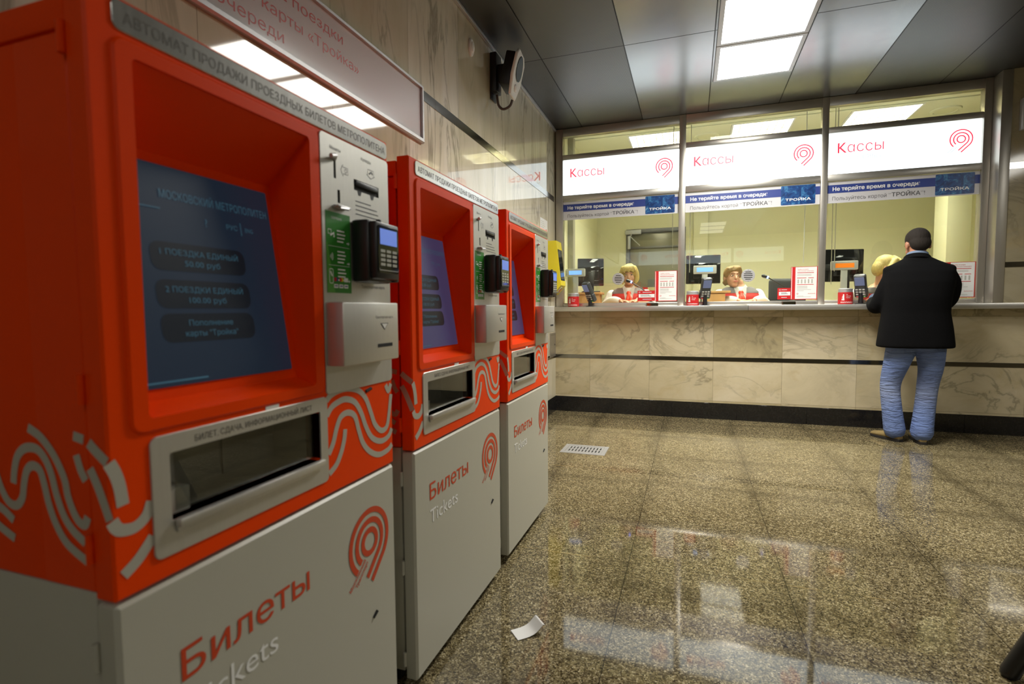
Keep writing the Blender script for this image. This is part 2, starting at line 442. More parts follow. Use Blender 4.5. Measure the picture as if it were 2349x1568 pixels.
_txt = {}
def text_tris(s, bold):
    if (s, bold) in _txt: return _txt[(s, bold)]
    c = bpy.data.curves.new('t', 'FONT'); c.body = s; c.size = 1; c.fill_mode = 'NONE'; c.resolution_u = 3
    o = bpy.data.objects.new('t', c); COL.objects.link(o)
    dg = bpy.context.evaluated_depsgraph_get(); dg.update()
    me = bpy.data.meshes.new_from_object(o.evaluated_get(dg))
    P = np.array([(v.co.x, v.co.y) for v in me.vertices]); E = np.array([tuple(e.vertices) for e in me.edges])
    bpy.data.objects.remove(o); bpy.data.curves.remove(c); bpy.data.meshes.remove(me)
    Es = np.sort(E, 1)
    A = np.where((np.abs(E[:, 0]-E[:, 1]) == 1)[:, None], Es, Es[:, ::-1])
    if bold:
        nx = np.zeros(len(P), int); pv = np.zeros(len(P), int)
        nx[A[:, 0]] = A[:, 1]; pv[A[:, 1]] = A[:, 0]
        d1 = P-P[pv]; d2 = P[nx]-P
        d1 /= np.maximum(np.linalg.norm(d1, axis=1, keepdims=True), 1e-9); d2 /= np.maximum(np.linalg.norm(d2, axis=1, keepdims=True), 1e-9)
        nn = np.stack([-(d1[:, 1]+d2[:, 1]), d1[:, 0]+d2[:, 0]], 1)
        kk = np.maximum((nn**2).sum(1, keepdims=True), .6)
        x, y = P[A[:, 0]], P[A[:, 1]]
        sgn = -1.0 if (x[:, 0]*y[:, 1]-y[:, 0]*x[:, 1]).sum() > 0 else 1.0
        P = P+nn*(2*bold*sgn/kk)
    v2, _, f2, _, _, _ = delaunay_2d_cdt([Vector(p) for p in P], [tuple(int(i) for i in e) for e in E], [], 0, 1e-6)
    W = np.array([tuple(v) for v in v2]); F = np.array(f2); cc = W[F].mean(1)
    a, b = P[A[:, 0]], P[A[:, 1]]
    wn = np.zeros(len(cc), int)
    for k in range(0, len(cc), 400):
        q = cc[k:k+400]; ay = a[None, :, 1]; by = b[None, :, 1]; cy = q[:, None, 1]
        Lr = (b[None, :, 0]-a[None, :, 0])*(cy-ay)-(q[:, None, 0]-a[None, :, 0])*(by-ay)
        wn[k:k+400] = ((ay <= cy) & (by > cy) & (Lr > 0)).sum(1)-((ay > cy) & (by <= cy) & (Lr < 0)).sum(1)
    _txt[(s, bold)] = (W, F[wn != 0])
    return _txt[(s, bold)]
def text(bm, M, s, u, v, cap, width=None, n=.0012, bold=0.0, align='L', rot=0.0, slant=0.0):
    W, F = text_tris(s, bold)
    sy = cap/.727; w0 = W[:, 0].max()-W[:, 0].min(); sx = width/w0 if width else sy
    X = (W[:, 0]-W[:, 0].min())*sx; Y = W[:, 1]*sy
    if align == 'C': X = X-w0*sx/2
    if align == 'R': X = X-w0*sx
    X = X+slant*Y
    if rot:
        c, s_ = math.cos(rot), math.sin(rot); X, Y = X*c-Y*s_, X*s_+Y*c
    vs = {}
    for f in F:
        q = []
        for i in f:
            i = int(i)
            if i not in vs: vs[i] = bm.verts.new(M(u+float(X[i]), v+float(Y[i]), n))
            q.append(vs[i])
        if len(set(q)) == 3: bm.faces.new(q)
    return bm

def tube(bm, pts, r, seg=8, cap=True):
    P = [Vector(p) for p in pts]; rings = []
    up = None
    for i, p in enumerate(P):
        t = (P[min(i+1, len(P)-1)]-P[max(i-1, 0)]).normalized()
        if up is None: up = t.orthogonal().normalized()
        up = (up-t*up.dot(t)).normalized(); sd = t.cross(up)
        rad = r[i] if isinstance(r, (list, tuple)) else r
        ra, rb = rad if isinstance(rad, (list, tuple)) else (rad, rad)
        rings.append([bm.verts.new(p+up*(ra*math.cos(2*PI*k/seg))+sd*(rb*math.sin(2*PI*k/seg))) for k in range(seg)])
    for a, b in zip(rings, rings[1:]):
        for k in range(seg): bm.faces.new((a[k], a[(k+1) % seg], b[(k+1) % seg], b[k]))
    if cap: bm.faces.new(rings[0][::-1]); bm.faces.new(rings[-1])
    return bm
def limb(bm, pts, radii, seg=12, k=4):
    """tapering rounded limb through the joints"""
    n = len(pts); P = catmull(pts, k)
    R = catmull([(r, 0, 0) for r in radii], k); R = [max(.002, q.x) for q in R]
    d0 = (P[0]-P[1]).normalized(); d1 = (P[-1]-P[-2]).normalized()
    pre = [(P[0]+d0*R[0]*.85, R[0]*.35), (P[0]+d0*R[0]*.5, R[0]*.82)]; post = [(P[-1]+d1*R[-1]*.5, R[-1]*.82), (P[-1]+d1*R[-1]*.85, R[-1]*.35)]
    tube(bm, [p for p, _ in pre]+P+[p for p, _ in post], [r for _, r in pre]+R+[r for _, r in post], seg)
    return bm
def lathe(bm, prof, seg=24, c=(0, 0, 0), M=ID, cap=True):
    rings = []
    for r, z in prof:
        rings.append([bm.verts.new(M @ Vector((c[0]+r*math.cos(2*PI*k/seg), c[1]+r*math.sin(2*PI*k/seg), c[2]+z))) for k in range(seg)])
    for a, b in zip(rings, rings[1:]):
        for k in range(seg): bm.faces.new((a[k], a[(k+1) % seg], b[(k+1) % seg], b[k]))
    if cap: bm.faces.new(rings[0][::-1]); bm.faces.new(rings[-1])
    return bm
def ell(bm, c, r, M=ID, u=20, v=14):
    q = bmesh.ops.create_uvsphere(bm, u_segments=u, v_segments=v, radius=1.0)
    bmesh.ops.transform(bm, verts=q['verts'], matrix=M @ Matrix.Translation(c) @ Matrix.Diagonal((r[0], r[1], r[2], 1)))
    return q['verts']
def loft(bm, rings, cap=True):
    R = [[bm.verts.new(p) for p in r] for r in rings]
    for a, b in zip(R, R[1:]):
        for k in range(len(a)): bm.faces.new((a[k], a[(k+1) % len(a)], b[(k+1) % len(a)], b[k]))
    if cap: bm.faces.new(R[0][::-1]); bm.faces.new(R[-1])
    return R
def oval(cx, cy, z, rx, ry, e=2.4, n=32):
    out = []
    for k in range(n):
        t = 2*PI*k/n; c, s = math.cos(t), math.sin(t)
        out.append(Vector((cx+rx*math.copysign(abs(c)**(2/e), c), cy+ry*math.copysign(abs(s)**(2/e), s), z)))
    return out
def solid(name, bm, mat, parent, voxel=.008, smooth=4):
    """fuse overlapping closed pieces into one continuous skin"""
    bmesh.ops.recalc_face_normals(bm, faces=bm.faces)
    me = bpy.data.meshes.new(name); bm.to_mesh(me); bm.free()
    o = bpy.data.objects.new(name, me); COL.objects.link(o)
    r = o.modifiers.new('r', 'REMESH'); r.mode = 'VOXEL'; r.voxel_size = voxel; r.use_smooth_shade = True
    s = o.modifiers.new('s', 'SMOOTH'); s.factor = .5; s.iterations = smooth
    dg = bpy.context.evaluated_depsgraph_get(); dg.update()
    m2 = bpy.data.meshes.new_from_object(o.evaluated_get(dg))
    bpy.data.objects.remove(o); bpy.data.meshes.remove(me)
    m2.name = name; m2.materials.clear(); m2.materials.append(mat)
    m2.polygons.foreach_set('use_smooth', [True]*len(m2.polygons))
    n = bpy.data.objects.new(name, m2); COL.objects.link(n); n.parent = parent
    return n
# ------------------------------------------------------------------ camera
yaw, pitch, roll, FPX = -0.329015826, -0.060303018, -0.007469136, 1202.59
F_ = Vector((math.sin(yaw)*math.cos(pitch), math.cos(yaw)*math.cos(pitch), math.sin(pitch)))
R0 = Vector((math.cos(yaw), -math.sin(yaw), 0)); U0 = R0.cross(F_)
R_ = R0*math.cos(roll)+U0*math.sin(roll); U_ = -R0*math.sin(roll)+U0*math.cos(roll)
cd = bpy.data.cameras.new('camera'); cam = bpy.data.objects.new('camera', cd); COL.objects.link(cam)
cam.matrix_world = Matrix(((R_.x, U_.x, -F_.x, 0), (R_.y, U_.y, -F_.y, 0), (R_.z, U_.z, -F_.z, 1.08), (0, 0, 0, 1)))
cd.sensor_width = 36; cd.sensor_fit = 'HORIZONTAL'; cd.lens = FPX*36/2349; cd.clip_start = .02
cd.dof.use_dof = True; cd.dof.focus_distance = 3.6; cd.dof.aperture_fstop = 3.4
SC.camera = cam
SC.view_settings.view_transform = 'Standard'; SC.view_settings.look = 'None'; SC.view_settings.gamma = 1.0; SC.view_settings.exposure = EXPO
SC.view_settings.use_curve_mapping = False
wd = bpy.data.worlds.new('world'); SC.world = wd; wd.use_nodes = True
wd.node_tree.nodes['Background'].inputs[0].default_value = (.9, .95, 1, 1); wd.node_tree.nodes['Background'].inputs[1].default_value = .02

# ------------------------------------------------------------------ room shell
XL, YB, ZC, XR, YF = -1.37, 5.458, 2.95, 5.6, -3.8
struct('floor', box(XL-.2, XR+.2, YF-.2, YB+.1, -.1, 0), FLOOR, smooth=False)
lamp_x0, lamp_x1 = .145, .735
LAMP_ROWS = [(2.90, 4.755), (-3.15, -1.30)]
LAMP_SETS = [(0, .145, LAMP_ROWS[0], 34), (0, .145, LAMP_ROWS[1], 1.6), (0, 3.775, (.50, 2.35), 15)]  # last set is an unseen row, added to light the nearest machine's front
bm = new()
plate(bm, MD(ZC), [(XL-.2, -YB-.02), (XR+.2, -YB-.02), (XR+.2, -YF+.2), (XL-.2, -YF+.2)], [rr(x, x+.59, -b, -a) for _, x, (a, b), _ in LAMP_SETS], -.12, 0)
struct('ceiling', bm, CEIL, smooth=False)
struct('wall_left', box(XL-.15, XL, YF-.2, YB+.1, .16, ZC+.1), marble_left, smooth=False)
struct('wall_right', box(XR, XR+.15, YF-.2, YB+.1, 0, ZC+.1), marble_shade_toned, smooth=False)
struct('baseboard_left', box(XL-.15, XL+.003, YF, YB, 0, .16), granite, smooth=False)
struct('wall_back', box(XL, XR, YB, YB+.10, .16, 1.065), marble_back, smooth=False)
bm = new(); u = XL
for w in [.6]*12:
    bx(bm, u+.001, min(u+.599, XR), YB-.004, YB+.1, 0, .158, .001, 1); u += .6
    if u > XR: break
struct('baseboard_back', bm, granite)
struct('trim_1', box(XL+.002, XR, YB-.003, YB+.02, .572, .610), darksteel)
n = 2
for z0, z1 in ((2.203, 2.257),):
    bm = new(); u = YF
    while u < 5.40:
        bx(bm, XL-.02, XL+.003, u+.001, min(u+.93, 5.395), z0, z1, .0008, 1); u += .93
    struct('trim_%d' % n, bm, darksteel); n += 1
struct('trim_%d' % n, box(XL-.02, XL+.003, YF, YB-.004, .572, .610), darksteel); n += 1
struct('trim_%d' % n, box(XL-.02, XL+.003, YF, 5.42, 1.40, 1.445), darksteel); n += 1
struct('trim_%d' % n, box(XL, XL+.022, YF, YB-.01, ZC-.022, ZC-.001, .003), alu); n += 1
# right hand pier, flush with the counter edge, cased in steel where it meets the glazing
PX, PY = 2.315, 5.304
struct('wall_pier', box(PX+.07, XR, PY, YB+.1, 1.113, ZC), marble_shade_toned, smooth=False)
struct('trim_%d' % n, box(PX, PX+.0705, PY-.004, YB+.1, 1.113, ZC-.001, .003), steelv); n += 1
struct('trim_%d' % n, box(PX+.07, XR, PY-.003, PY+.02, 2.172, 2.222), darksteel); n += 1
struct('trim_%d' % n, box(PX+.07, XR, PY-.003, PY+.02, 1.397, 1.438), darksteel); n += 1
# far end of the hall, behind the camera: the matching ticket office seen only in reflections
struct('wall_front', box(XL, XR, YF-.15, YF, 0, 1.08), marble_back, smooth=False)
struct('wall_front_upper', box(XL, XR, YF-.15, YF, 1.08, ZC), cream, smooth=False)

# ceiling lights
POS = [['first of its row, above the top edge of the photo', 'cut by the top edge of the photo', 'whole, nearest the ticket windows'],
       ['farthest behind the camera', 'middle one behind the camera', 'nearest one behind the camera'],
       ['first of an added unseen row at the right', 'second of an added unseen row at the right', 'third of an added unseen row at the right']]
for (_, lx, (a, b), watts), names in zip(LAMP_SETS, POS):
    step = (b-a)/3
    for i in range(3):
        y0, y1 = a+i*step, a+(i+1)*step
        t = thing('ceiling_light', 'square lit ceiling panel light, '+names[i], 'ceiling light', (lx+.295, (y0+y1)/2, ZC), 0, 'panel lights in the metal ceiling')
        hx, hy = .295-.003, step/2-.003
        bm = new(); plate(bm, MD(0), rr(-hx, hx, -hy, hy), [rr(-hx+.03, hx-.03, -hy+.03, hy-.03)], -.05, .004, .003); obj('frame', bm, alu, t)
        bm = new(); bx(bm, -hx+.03, hx-.03, -hy+.03, hy-.03, .003, .02); obj('diffuser', bm, LAMP if watts > 20 else LAMP2, t)
        ld = bpy.data.lights.new('panel_lamp', 'AREA'); ld.shape = 'RECTANGLE'; ld.size = 2*hx-.06; ld.size_y = 2*hy-.06; ld.energy = watts; ld.color = (1.0, .97, .89); ld.spread = math.radians(172 if lx > 1 else 150)
        lo = bpy.data.objects.new('panel_lamp', ld); COL.objects.link(lo); lo.parent = t; lo.location = (0, 0, .002)

# ------------------------------------------------------------------ ticket machine
RIGHT = [[(0.435, 0.894), (0.451, 0.904), (0.479, 0.91), (0.513, 0.909), (0.549, 0.898), (0.575, 0.876), (0.594, 0.84), (0.61, 0.808), (0.636, 0.787), (0.661, 0.792), (0.673, 0.824), (0.683, 0.87)], [(0.435, 0.862), (0.45, 0.877), (0.473, 0.885), (0.5, 0.887), (0.532, 0.875), (0.555, 0.847), (0.573, 0.81), (0.597, 0.778), (0.635, 0.761), (0.668, 0.766), (0.683, 0.782)], [(0.437, 0.78), (0.453, 0.8), (0.466, 0.83), (0.481, 0.851), (0.506, 0.856), (0.531, 0.843), (0.545, 0.807), (0.56, 0.774), (0.587, 0.747), (0.625, 0.73), (0.665, 0.732), (0.683, 0.742)], [(0.438, 0.738), (0.463, 0.752), (0.48, 0.775), (0.491, 0.8), (0.495, 0.821)], [(0.660, 0.897), (0.672, 0.880), (0.683, 0.897)]]
LEFTW = [[(0.001, 0.884), (0.008, 0.868), (0.013, 0.848), (0.016, 0.822)], [(0.001, 0.806), (0.006, 0.795), (0.014, 0.789), (0.031, 0.787), (0.047, 0.797), (0.055, 0.815)], [(0.012, 0.727), (0.032, 0.74), (0.048, 0.756), (0.055, 0.764)]]
SIDEW = [[(-0.164, 0.92), (-0.139, 0.909), (-0.117, 0.89), (-0.102, 0.87), (-0.092, 0.85), (-0.088, 0.83), (-0.079, 0.81), (-0.069, 0.797), (-0.057, 0.793), (-0.05, 0.805)], [(-0.204, 0.836), (-0.2, 0.856), (-0.191, 0.877), (-0.173, 0.89), (-0.149, 0.891), (-0.132, 0.879), (-0.12, 0.858), (-0.111, 0.828), (-0.098, 0.8), (-0.081, 0.782), (-0.058, 0.768)], [(-0.244, 0.852), (-0.234, 0.828), (-0.219, 0.808), (-0.2, 0.804), (-0.186, 0.817), (-0.18, 0.839), (-0.172, 0.858), (-0.159, 0.866), (-0.144, 0.861), (-0.136, 0.841), (-0.128, 0.812), (-0.115, 0.785), (-0.094, 0.761), (-0.056, 0.742)], [(-0.249, 0.801), (-0.229, 0.793), (-0.209, 0.781)], [(-0.252, 0.773), (-0.236, 0.765), (-0.209, 0.754)], [(-0.07, 0.915), (-0.05, 0.911)], [(-0.066, 0.889), (-0.059, 0.869), (-0.05, 0.855)]]
SIDEM = lambda u, v, n: (u, .004-n, v)
DSIDEM = lambda u, v, n: (u, -n, v)
W_ = .69
def make_machine(label, loc):
    t = thing('ticket_machine', label, 'ticket machine', loc, 0, 'orange and grey ticket machines along the side wall')
    P = MX(0)
    # cabinet behind the doors
    bm = box(-.640, -.145, .004, W_-.004, .70, 1.443, .003)
    plate(bm, P, rr(.004, W_-.004, .70, 1.443, .002), [rr(.03, W_-.03, .73, 1.435)], -.146, -.043, .002)
    cab = obj('upper_cabinet', bx(bm, -.640, -.040, .002, W_-.002, 1.446, 1.487, .004), orange, t)
    bm = new()
    for w in SIDEW: ribbon(bm, SIDEM, catmull(w, 5) if len(w) > 2 else w, .0135, .0008)
    obj('wave_stripes', bm, stripe, cab, False)
    obj('lower_cabinet', box(-.640, -.043, .004, W_-.004, .05, .699, .003), grey, t)
    obj('plinth', box(-.60, -.075, .03, W_-.03, 0, .052), rubber, t)
    # upper door with screen opening and tray opening
    OP = rr(.055, .402, .932, 1.423, .008); TR = rr(.083, .412, .775, .876, .004)
    bm = new(); plate(bm, P, rr(0, W_, .693, 1.497, .004), [OP, TR], -.035, 0, .0035)
    door = obj('upper_door', bm, orange, t)
    bm = new()
    for w in RIGHT: ribbon(bm, P, catmull(w, 6), .0135, .0008)
    obj('wave_stripes', bm, stripe, door, False); bm = new()
    for w in LEFTW: ribbon(bm, P, catmull(w, 6), .0165, .0008)
    for w in ([(-.034, .909), (-.020, .898), (-.001, .885)], [(-.034, .874), (-.022, .854), (-.010, .828), (-.001, .807)]): ribbon(bm, DSIDEM, catmull(w, 5), .0155, .0008)
    obj('wave_stripes', bm, stripe, door, False)
    bm = new(); plate(bm, P, rr(.030, .432, .912, 1.446, .018), [OP], 0, .0045, .0035)
    obj('screen_bezel', bm, orange, door)
    # recess: walls from the opening back to the leaning screen panel
    zb, zt, nb, nt_ = .948, 1.335, -.040, -.098
    back = [(.060, zb), (.399, zb), (.399, zt), (.060, zt)]
    dn = lambda v: nb+(nt_-nb)*(v-zb)/(zt-zb)
    bm = new()
    f = [(.055, .932, .0), (.402, .932, .0), (.402, 1.423, .0), (.055, 1.423, .0)]
    b4 = [(u, v, dn(v)) for u, v in back]
    a = [bm.verts.new(P(*p)) for p in f]; c = [bm.verts.new(P(*p)) for p in b4]
    for i in range(4): bm.faces.new((a[i], a[(i+1) % 4], c[(i+1) % 4], c[i]))
    bm.faces.new(c)
    obj('screen_recess', bm, orange, door, False)
    SP = lambda u, v, n: (dn(v)+n, u, v)
    bm = new(); plate(bm, SP, rr(.078, .384, .966, 1.318, .003), (), .0003, .004, .001)
    scr = obj('touch_screen', bm, SCR1, t)
    bm = new()
    for z in (1.170, 1.110, 1.056): obj('screen_button', decal(new(), SP, rr(.122, .304, z-.023, z+.023, .016), .0045), SCRBTN, scr, False)
    bm = new()
    text(bm, SP, 'МОСКОВСКИЙ МЕТРОПОЛИТЕН', .152, 1.264, .014, .222, .0052)
    text(bm, SP, '?', .230, 1.228, .014, None, .0052); text(bm, SP, 'РУС', .274, 1.230, .009, .024, .0052); ribbon(bm, SP, [(.306, 1.222), (.306, 1.246)], .0016, .0052); text(bm, SP, 'ENG', .316, 1.230, .008, .018, .0052)
    text(bm, SP, '1 ПОЕЗДКА ЕДИНЫЙ', .213, 1.173, .0095, .150, .0052, align='C'); text(bm, SP, '50.00 руб', .213, 1.156, .0095, .068, .0052, align='C')
    text(bm, SP, '2 ПОЕЗДКИ ЕДИНЫЙ', .213, 1.113, .0095, .150, .0052, align='C'); text(bm, SP, '100.00 руб', .213, 1.096, .0095, .072, .0052, align='C')
    text(bm, SP, 'Пополнение', .213, 1.059, .0095, .086, .0052, align='C'); text(bm, SP, 'карты "Тройка"', .213, 1.042, .0095, .103, .0052, align='C')
    ribbon(bm, SP, [(.085, 1.246), (.150, 1.246)], .0016, .0052); ribbon(bm, SP, [(.085, .974), (.19, .974)], .003, .0052)
    obj('screen_lettering', bm, SCRTXT, scr, False)
    # header plate
    bm = new(); plate(bm, P, rr(.033, .684, 1.4525, 1.492, .010), (), 0, .0025, .0008)
    hp = obj('header_plate', bm, steelm, t)
    obj('lettering', text(new(), P, 'АВТОМАТ ПРОДАЖИ ПРОЕЗДНЫХ БИЛЕТОВ МЕТРОПОЛИТЕНА', .047, 1.4635, .0155, .628, .0028, .004), greyink, hp, False)
    # payment panel with the slots
    bm = new(); plate(bm, P, rr(.434, .687, .906, 1.449, .010), [rr(.546, .644, 1.352, 1.376), rr(.476, .484, 1.362, 1.40), rr(.487, .496, 1.312, 1.340, .002)], 0, .003, .001)
    pay = obj('payment_panel', bm, steel, t)
    bm = new(); decal(bm, P, rr(.540, .650, 1.346, 1.38), .0006); decal(bm, P, rr(.47, .50, 1.305, 1.405), .0006); obj('slot_darkness', bm, rubber, pay, False)
    bm = new(); bx(bm, -.02, .006, .551, .639, 1.362, 1.374, .002)
    for u in (.566, .616): decal(bm, P, [(u-.008, 1.352), (u-.004, 1.342), (u+.004, 1.342), (u+.008, 1.352)], .0034)
    obj('banknote_slot', bm, black, pay)
    bm = new(); tube(bm, [(.004, .478, 1.402), (.016, .466, 1.404), (.016, .452, 1.400)], .005, 8); obj('coin_lever', bm, alu, pay)
    bm = new(); bx(bm, .003, .018, .470, .514, 1.300, 1.305, .002); tube(bm, [(.004, .472, 1.303), (.016, .478, 1.298), (.016, .505, 1.300)], .0035, 6); obj('coin_tray_lip', bm, alu, pay)
    bm = new()
    text(bm, P, 'Монеты', .465, 1.420, .0075, .036, .0034); text(bm, P, 'Купюры', .575, 1.424, .0075, .038, .0034)
    for pts in ([(.500, 1.385), (.508, 1.397), (.508, 1.392), (.525, 1.392), (.525, 1.378), (.508, 1.378), (.508, 1.372), (.500, 1.385)], [(.612, 1.390), (.596, 1.398), (.600, 1.398), (.600, 1.410), (.624, 1.410), (.624, 1.398), (.628, 1.398), (.612, 1.390)]): ribbon(bm, P, pts, .0012, .0034)
    ribbon(bm, P, arc(.517, 1.385, .004, 0, 340, 10), .001, .0034, True); ribbon(bm, P, [(.605, 1.400), (.615, 1.406), (.620, 1.402)], .004, .0034)
    for i, wd_ in enumerate((.06, .085, .09, .10)): ribbon(bm, P, [(.550, 1.328-i*.0095), (.550+wd_, 1.328-i*.0095)], .0022, .0034)
    text(bm, P, 'Транспортная карта', .565, 1.134, .007, .095, .0034)
    obj('lettering', bm, darkink, pay, False)
    # green sticker
    bm = new(); plate(bm, P, rr(.445, .527, 1.120, 1.290), (), .003, .0036); st = obj('instruction_sticker', bm, greenst, pay, False)
    bm = new(); decal(bm, P, [(.445, 1.120), (.470, 1.120), (.448, 1.225), (.445, 1.225)], .0040); obj('sticker_flash', bm, greenlt, st, False)
    bm = new()
    for j, z in enumerate((1.252, 1.208, 1.170)):
        for i in range(4): ribbon(bm, P, [(.480, z-i*.0075), (.505-.004*(i == 3)+.003*(i == 1), z-i*.0075)], .003, .0043)
        ribbon(bm, P, [(.512, z-.024), (.521, z-.024)], .002, .0043); ribbon(bm, P, [(.518, z-.021), (.521, z-.024), (.518, z-.027)], .0014, .0043)
    ribbon(bm, P, [(.451, 1.243), (.461, 1.243), (.461, 1.252), (.451, 1.252), (.451, 1.243), (.461, 1.243)], .0016, .0043); ribbon(bm, P, [(.458, 1.240), (.470, 1.246), (.470, 1.237)], .004, .0043)
    for r in (.004, .008, .012): ribbon(bm, P, arc(.453, 1.196, r, -40, 40, 8), .0016, .0043)
    ribbon(bm, P, rr(.452, .464, 1.140, 1.170, .003, 2), .0016, .0043, True); ribbon(bm, P, [(.455, 1.165), (.461, 1.155)], .004, .0043)
    for z in (1.218, 1.178): ribbon(bm, P, [(.451, z), (.523, z)], .0007, .0043)
    text(bm, P, 'СБЕРБАНК', .462, 1.275, .005, .035, .0043)
    for u in (.466, .483, .500): decal(bm, P, rr(u, u+.014, 1.1305, 1.1385, .001, 2), .0043)
    decal(bm, P, rr(.500, .514, 1.144, 1.153, .001, 2), .0043)
    obj('sticker_print', bm, whiteink, st, False)
    bm = new(); decal(bm, P, circ(.4705, 1.1485, .0045, 12), .0045); decal(bm, P, circ(.4885, 1.1485, .0045, 12), .0045); obj('red_marks', bm, red, st, False)
    bm = new(); decal(bm, P, circ(.4755, 1.1485, .0045, 12), .0044)
    for u in (.468, .485, .502): decal(bm, P, rr(u, u+.010, 1.1335, 1.136), .0046)
    obj('blue_marks', bm, blue, st, False)
    bm = new(); decal(bm, P, circ(.4935, 1.1485, .0045, 12), .0044); obj('yellow_marks', bm, yellow, st, False)
    # card terminal
    term = obj('card_terminal', bx(bx(box(.003, .048, .529, .628, 1.145, 1.284, .008), .040, .064, .536, .632, 1.152, 1.280, .006), .034, .054, .626, .646, 1.148, 1.236, .004), black, t)
    bm = new(); bx(bm, .049, .060, .556, .566, 1.266, 1.285, .003); obj('release_catch', bm, rubber, term)
    TP = MX(.064)
    bm = new(); plate(bm, TP, rr(.541, .626, 1.166, 1.271, .006), (), 0, .002, .001); face = obj('terminal_face', bm, screenblk, term)
    bm = new(); decal(bm, TP, rr(.548, .618, 1.229, 1.264), .0024); obj('terminal_display', bm, LCDT, term, False)
    bm = new()
    for i in range(4):
        for j in range(3): decal(bm, TP, rr(.550+j*.024, .568+j*.024, 1.182+i*.010, 1.188+i*.010, .001, 2), .0024)
    obj('keypad', bm, plexi, term, False)
    bm = new(); ribbon(bm, TP, [(.545, 1.176), (.545, 1.172), (.622, 1.172), (.622, 1.176)], .0014, .0026); obj('contactless_mark', bm, alu, term, False)
    # card reader hood
    bm = new(); bx(bm, .002, .047, .437, .650, .966, 1.100, .004)
    hood = obj('card_hood', bm, steel, t)
    bm = new(); bx(bm, .040, .0478, .560, .620, .998, 1.006); obj('card_slot', bm, rubber, hood, False)
    HP = MX(.047)
    bm = new(); decal(bm, HP, [(.572, 1.053), (.588, 1.037), (.604, 1.053)], .0006); obj('pointer_outline', bm, darkink, hood, False)
    bm = new(); decal(bm, HP, [(.576, 1.0515), (.588, 1.0395), (.600, 1.0515)], .0010); obj('pointer', bm, whiteink, hood, False)
    obj('lettering', text(new(), HP, 'Транспортная карта', .588, 1.064, .006, .072, .0006, align='C'), darkink, hood, False)
    obj('panel_lock', tube(new(), [(.0, .575, .893), (.0, .597, .897)], .004, 8), rubber, t)
    # ticket and change tray
    bm = new(); plate(bm, P, rr(.055, .435, .725, .904, .012), [TR], 0, .003, .001)
    tray = obj('dispenser_tray', bm, steel, t)
    obj('lettering', text(new(), P, 'БИЛЕТ, СДАЧА, ИНФОРМАЦИОННЫЙ ЛИСТ', .125, .8835, .010, .262, .0034, .004), greyink, tray, False)
    bm = new()
    q = [(.083, .775), (.412, .775), (.412, .876), (.083, .876)]
    a = [bm.verts.new(P(u, v, 0)) for u, v in q]; c = [bm.verts.new(P(u, v, -.12)) for u, v in q]
    for i in range(4): bm.faces.new((a[i], a[(i+1) % 4], c[(i+1) % 4], c[i]))
    bm.faces.new(c)
    bx(bm, -.119, -.116, .28, .282, .775, .876)
    obj('tray_interior', bm, steel, tray, False)
    bm = new(); bx(bm, .003, .016, .086, .412, .764, .778, .003); bx(bm, .003, .007, .088, .410, .756, .766, .002); obj('tray_lip', bm, steel, tray)
    obj('tray_flap', box(-.012, -.009, .100, .405, .783, .872), DRKGLASS, tray, False)
    bm = new(); bx(bm, -.10, -.014, .0845, .128, .776, .815, .004); obj('ticket_chute', bm, plexi, tray)
    bm = new(); bx(bm, .0001, .0011, .270, .302, .9045, .911); obj('white_tab', bm, whiteink, t, False)
    # lower door
    bm = new(); plate(bm, P, rr(0, W_, .030, .688, .006), (), -.035, 0, .006)
    low = obj('lower_door', bm, grey, t)
    obj('lettering', text(new(), P, 'Билеты', .088, .524, .050, .280, .001, .004), redink, low, False)
    obj('english_lettering', text(new(), P, 'Tickets', .088, .454, .043, .192, .001, .0), whiteink, low, False)
    bm = new(); emblem(bm, P, .577, .5325, .0745, .0135, .001, .9)
    text(bm, P, 'Московский', .500, .443, .0095, .078, .001, .012, rot=.69); text(bm, P, 'Транспорт', .523, .443, .0095, .063, .001, .012, rot=.72)
    obj('emblem', bm, redink, low, False)
    obj('door_lock', tube(new(), [(.0, .585, .339), (.0015, .600, .349)], .004, 8), rubber, low)
    for z in (1.43, .98, .765, .613, .358, .09): obj('hinge', tube(new(), [(-.039, -.003, z-.02), (-.039, -.003, z+.02)], .005, 8), orange if z > .7 else grey, t)
    return t
MXF = -.72
m1 = make_machine('nearest orange and grey ticket machine, its dark side cut by the left photo edge', (MXF, .468, 0))
m2 = copy_tree(m1); m2.location = (MXF, 1.262, 0); m2['label'] = 'middle orange and grey ticket machine, standing between the two others'
m3 = copy_tree(m1); m3.location = (MXF-.005, 2.060, 0); m3.scale = (1, .955, 1); m3['label'] = 'farthest orange and grey ticket machine, closest to the ticket counter and yellow terminal'
for m in (m2, m3):
    for ch in m.children:
        if ch.name.startswith('touch_screen'):
            ch.material_slots[0].link = 'OBJECT'; ch.material_slots[0].material = SCR2

# ------------------------------------------------------------------ things on the side wall
LW = MX(XL)
t = thing('notice_board', 'long white notice board with red lettering in an aluminium frame above the ticket machines', 'sign', (XL, 1.4, 1.965))
BP = MX(0)
bm = new(); plate(bm, BP, rr(-.95, 1.125, .012, .288), (), .002, .008); sheet = obj('sheet', bm, boardw, t)
bm = new(); plate(bm, BP, rr(-.97, 1.145, 0, .30, .004), [rr(-.95, 1.125, .022, .282)], 0, .022, .007); obj('frame', bm, alu, t)
bm = new()
text(bm, BP, 'Билеты на 1 и 2 поездки', .475, .203, .040, .86, .0086, align='R')
text(bm, BP, 'Пополнение карты «Тройка»', .580, .128, .040, .98, .0086, align='R')
text(bm, BP, 'Без очереди', .140, .053, .040, .42, .0086, align='R')
obj('lettering', bm, redtext, sheet, False)

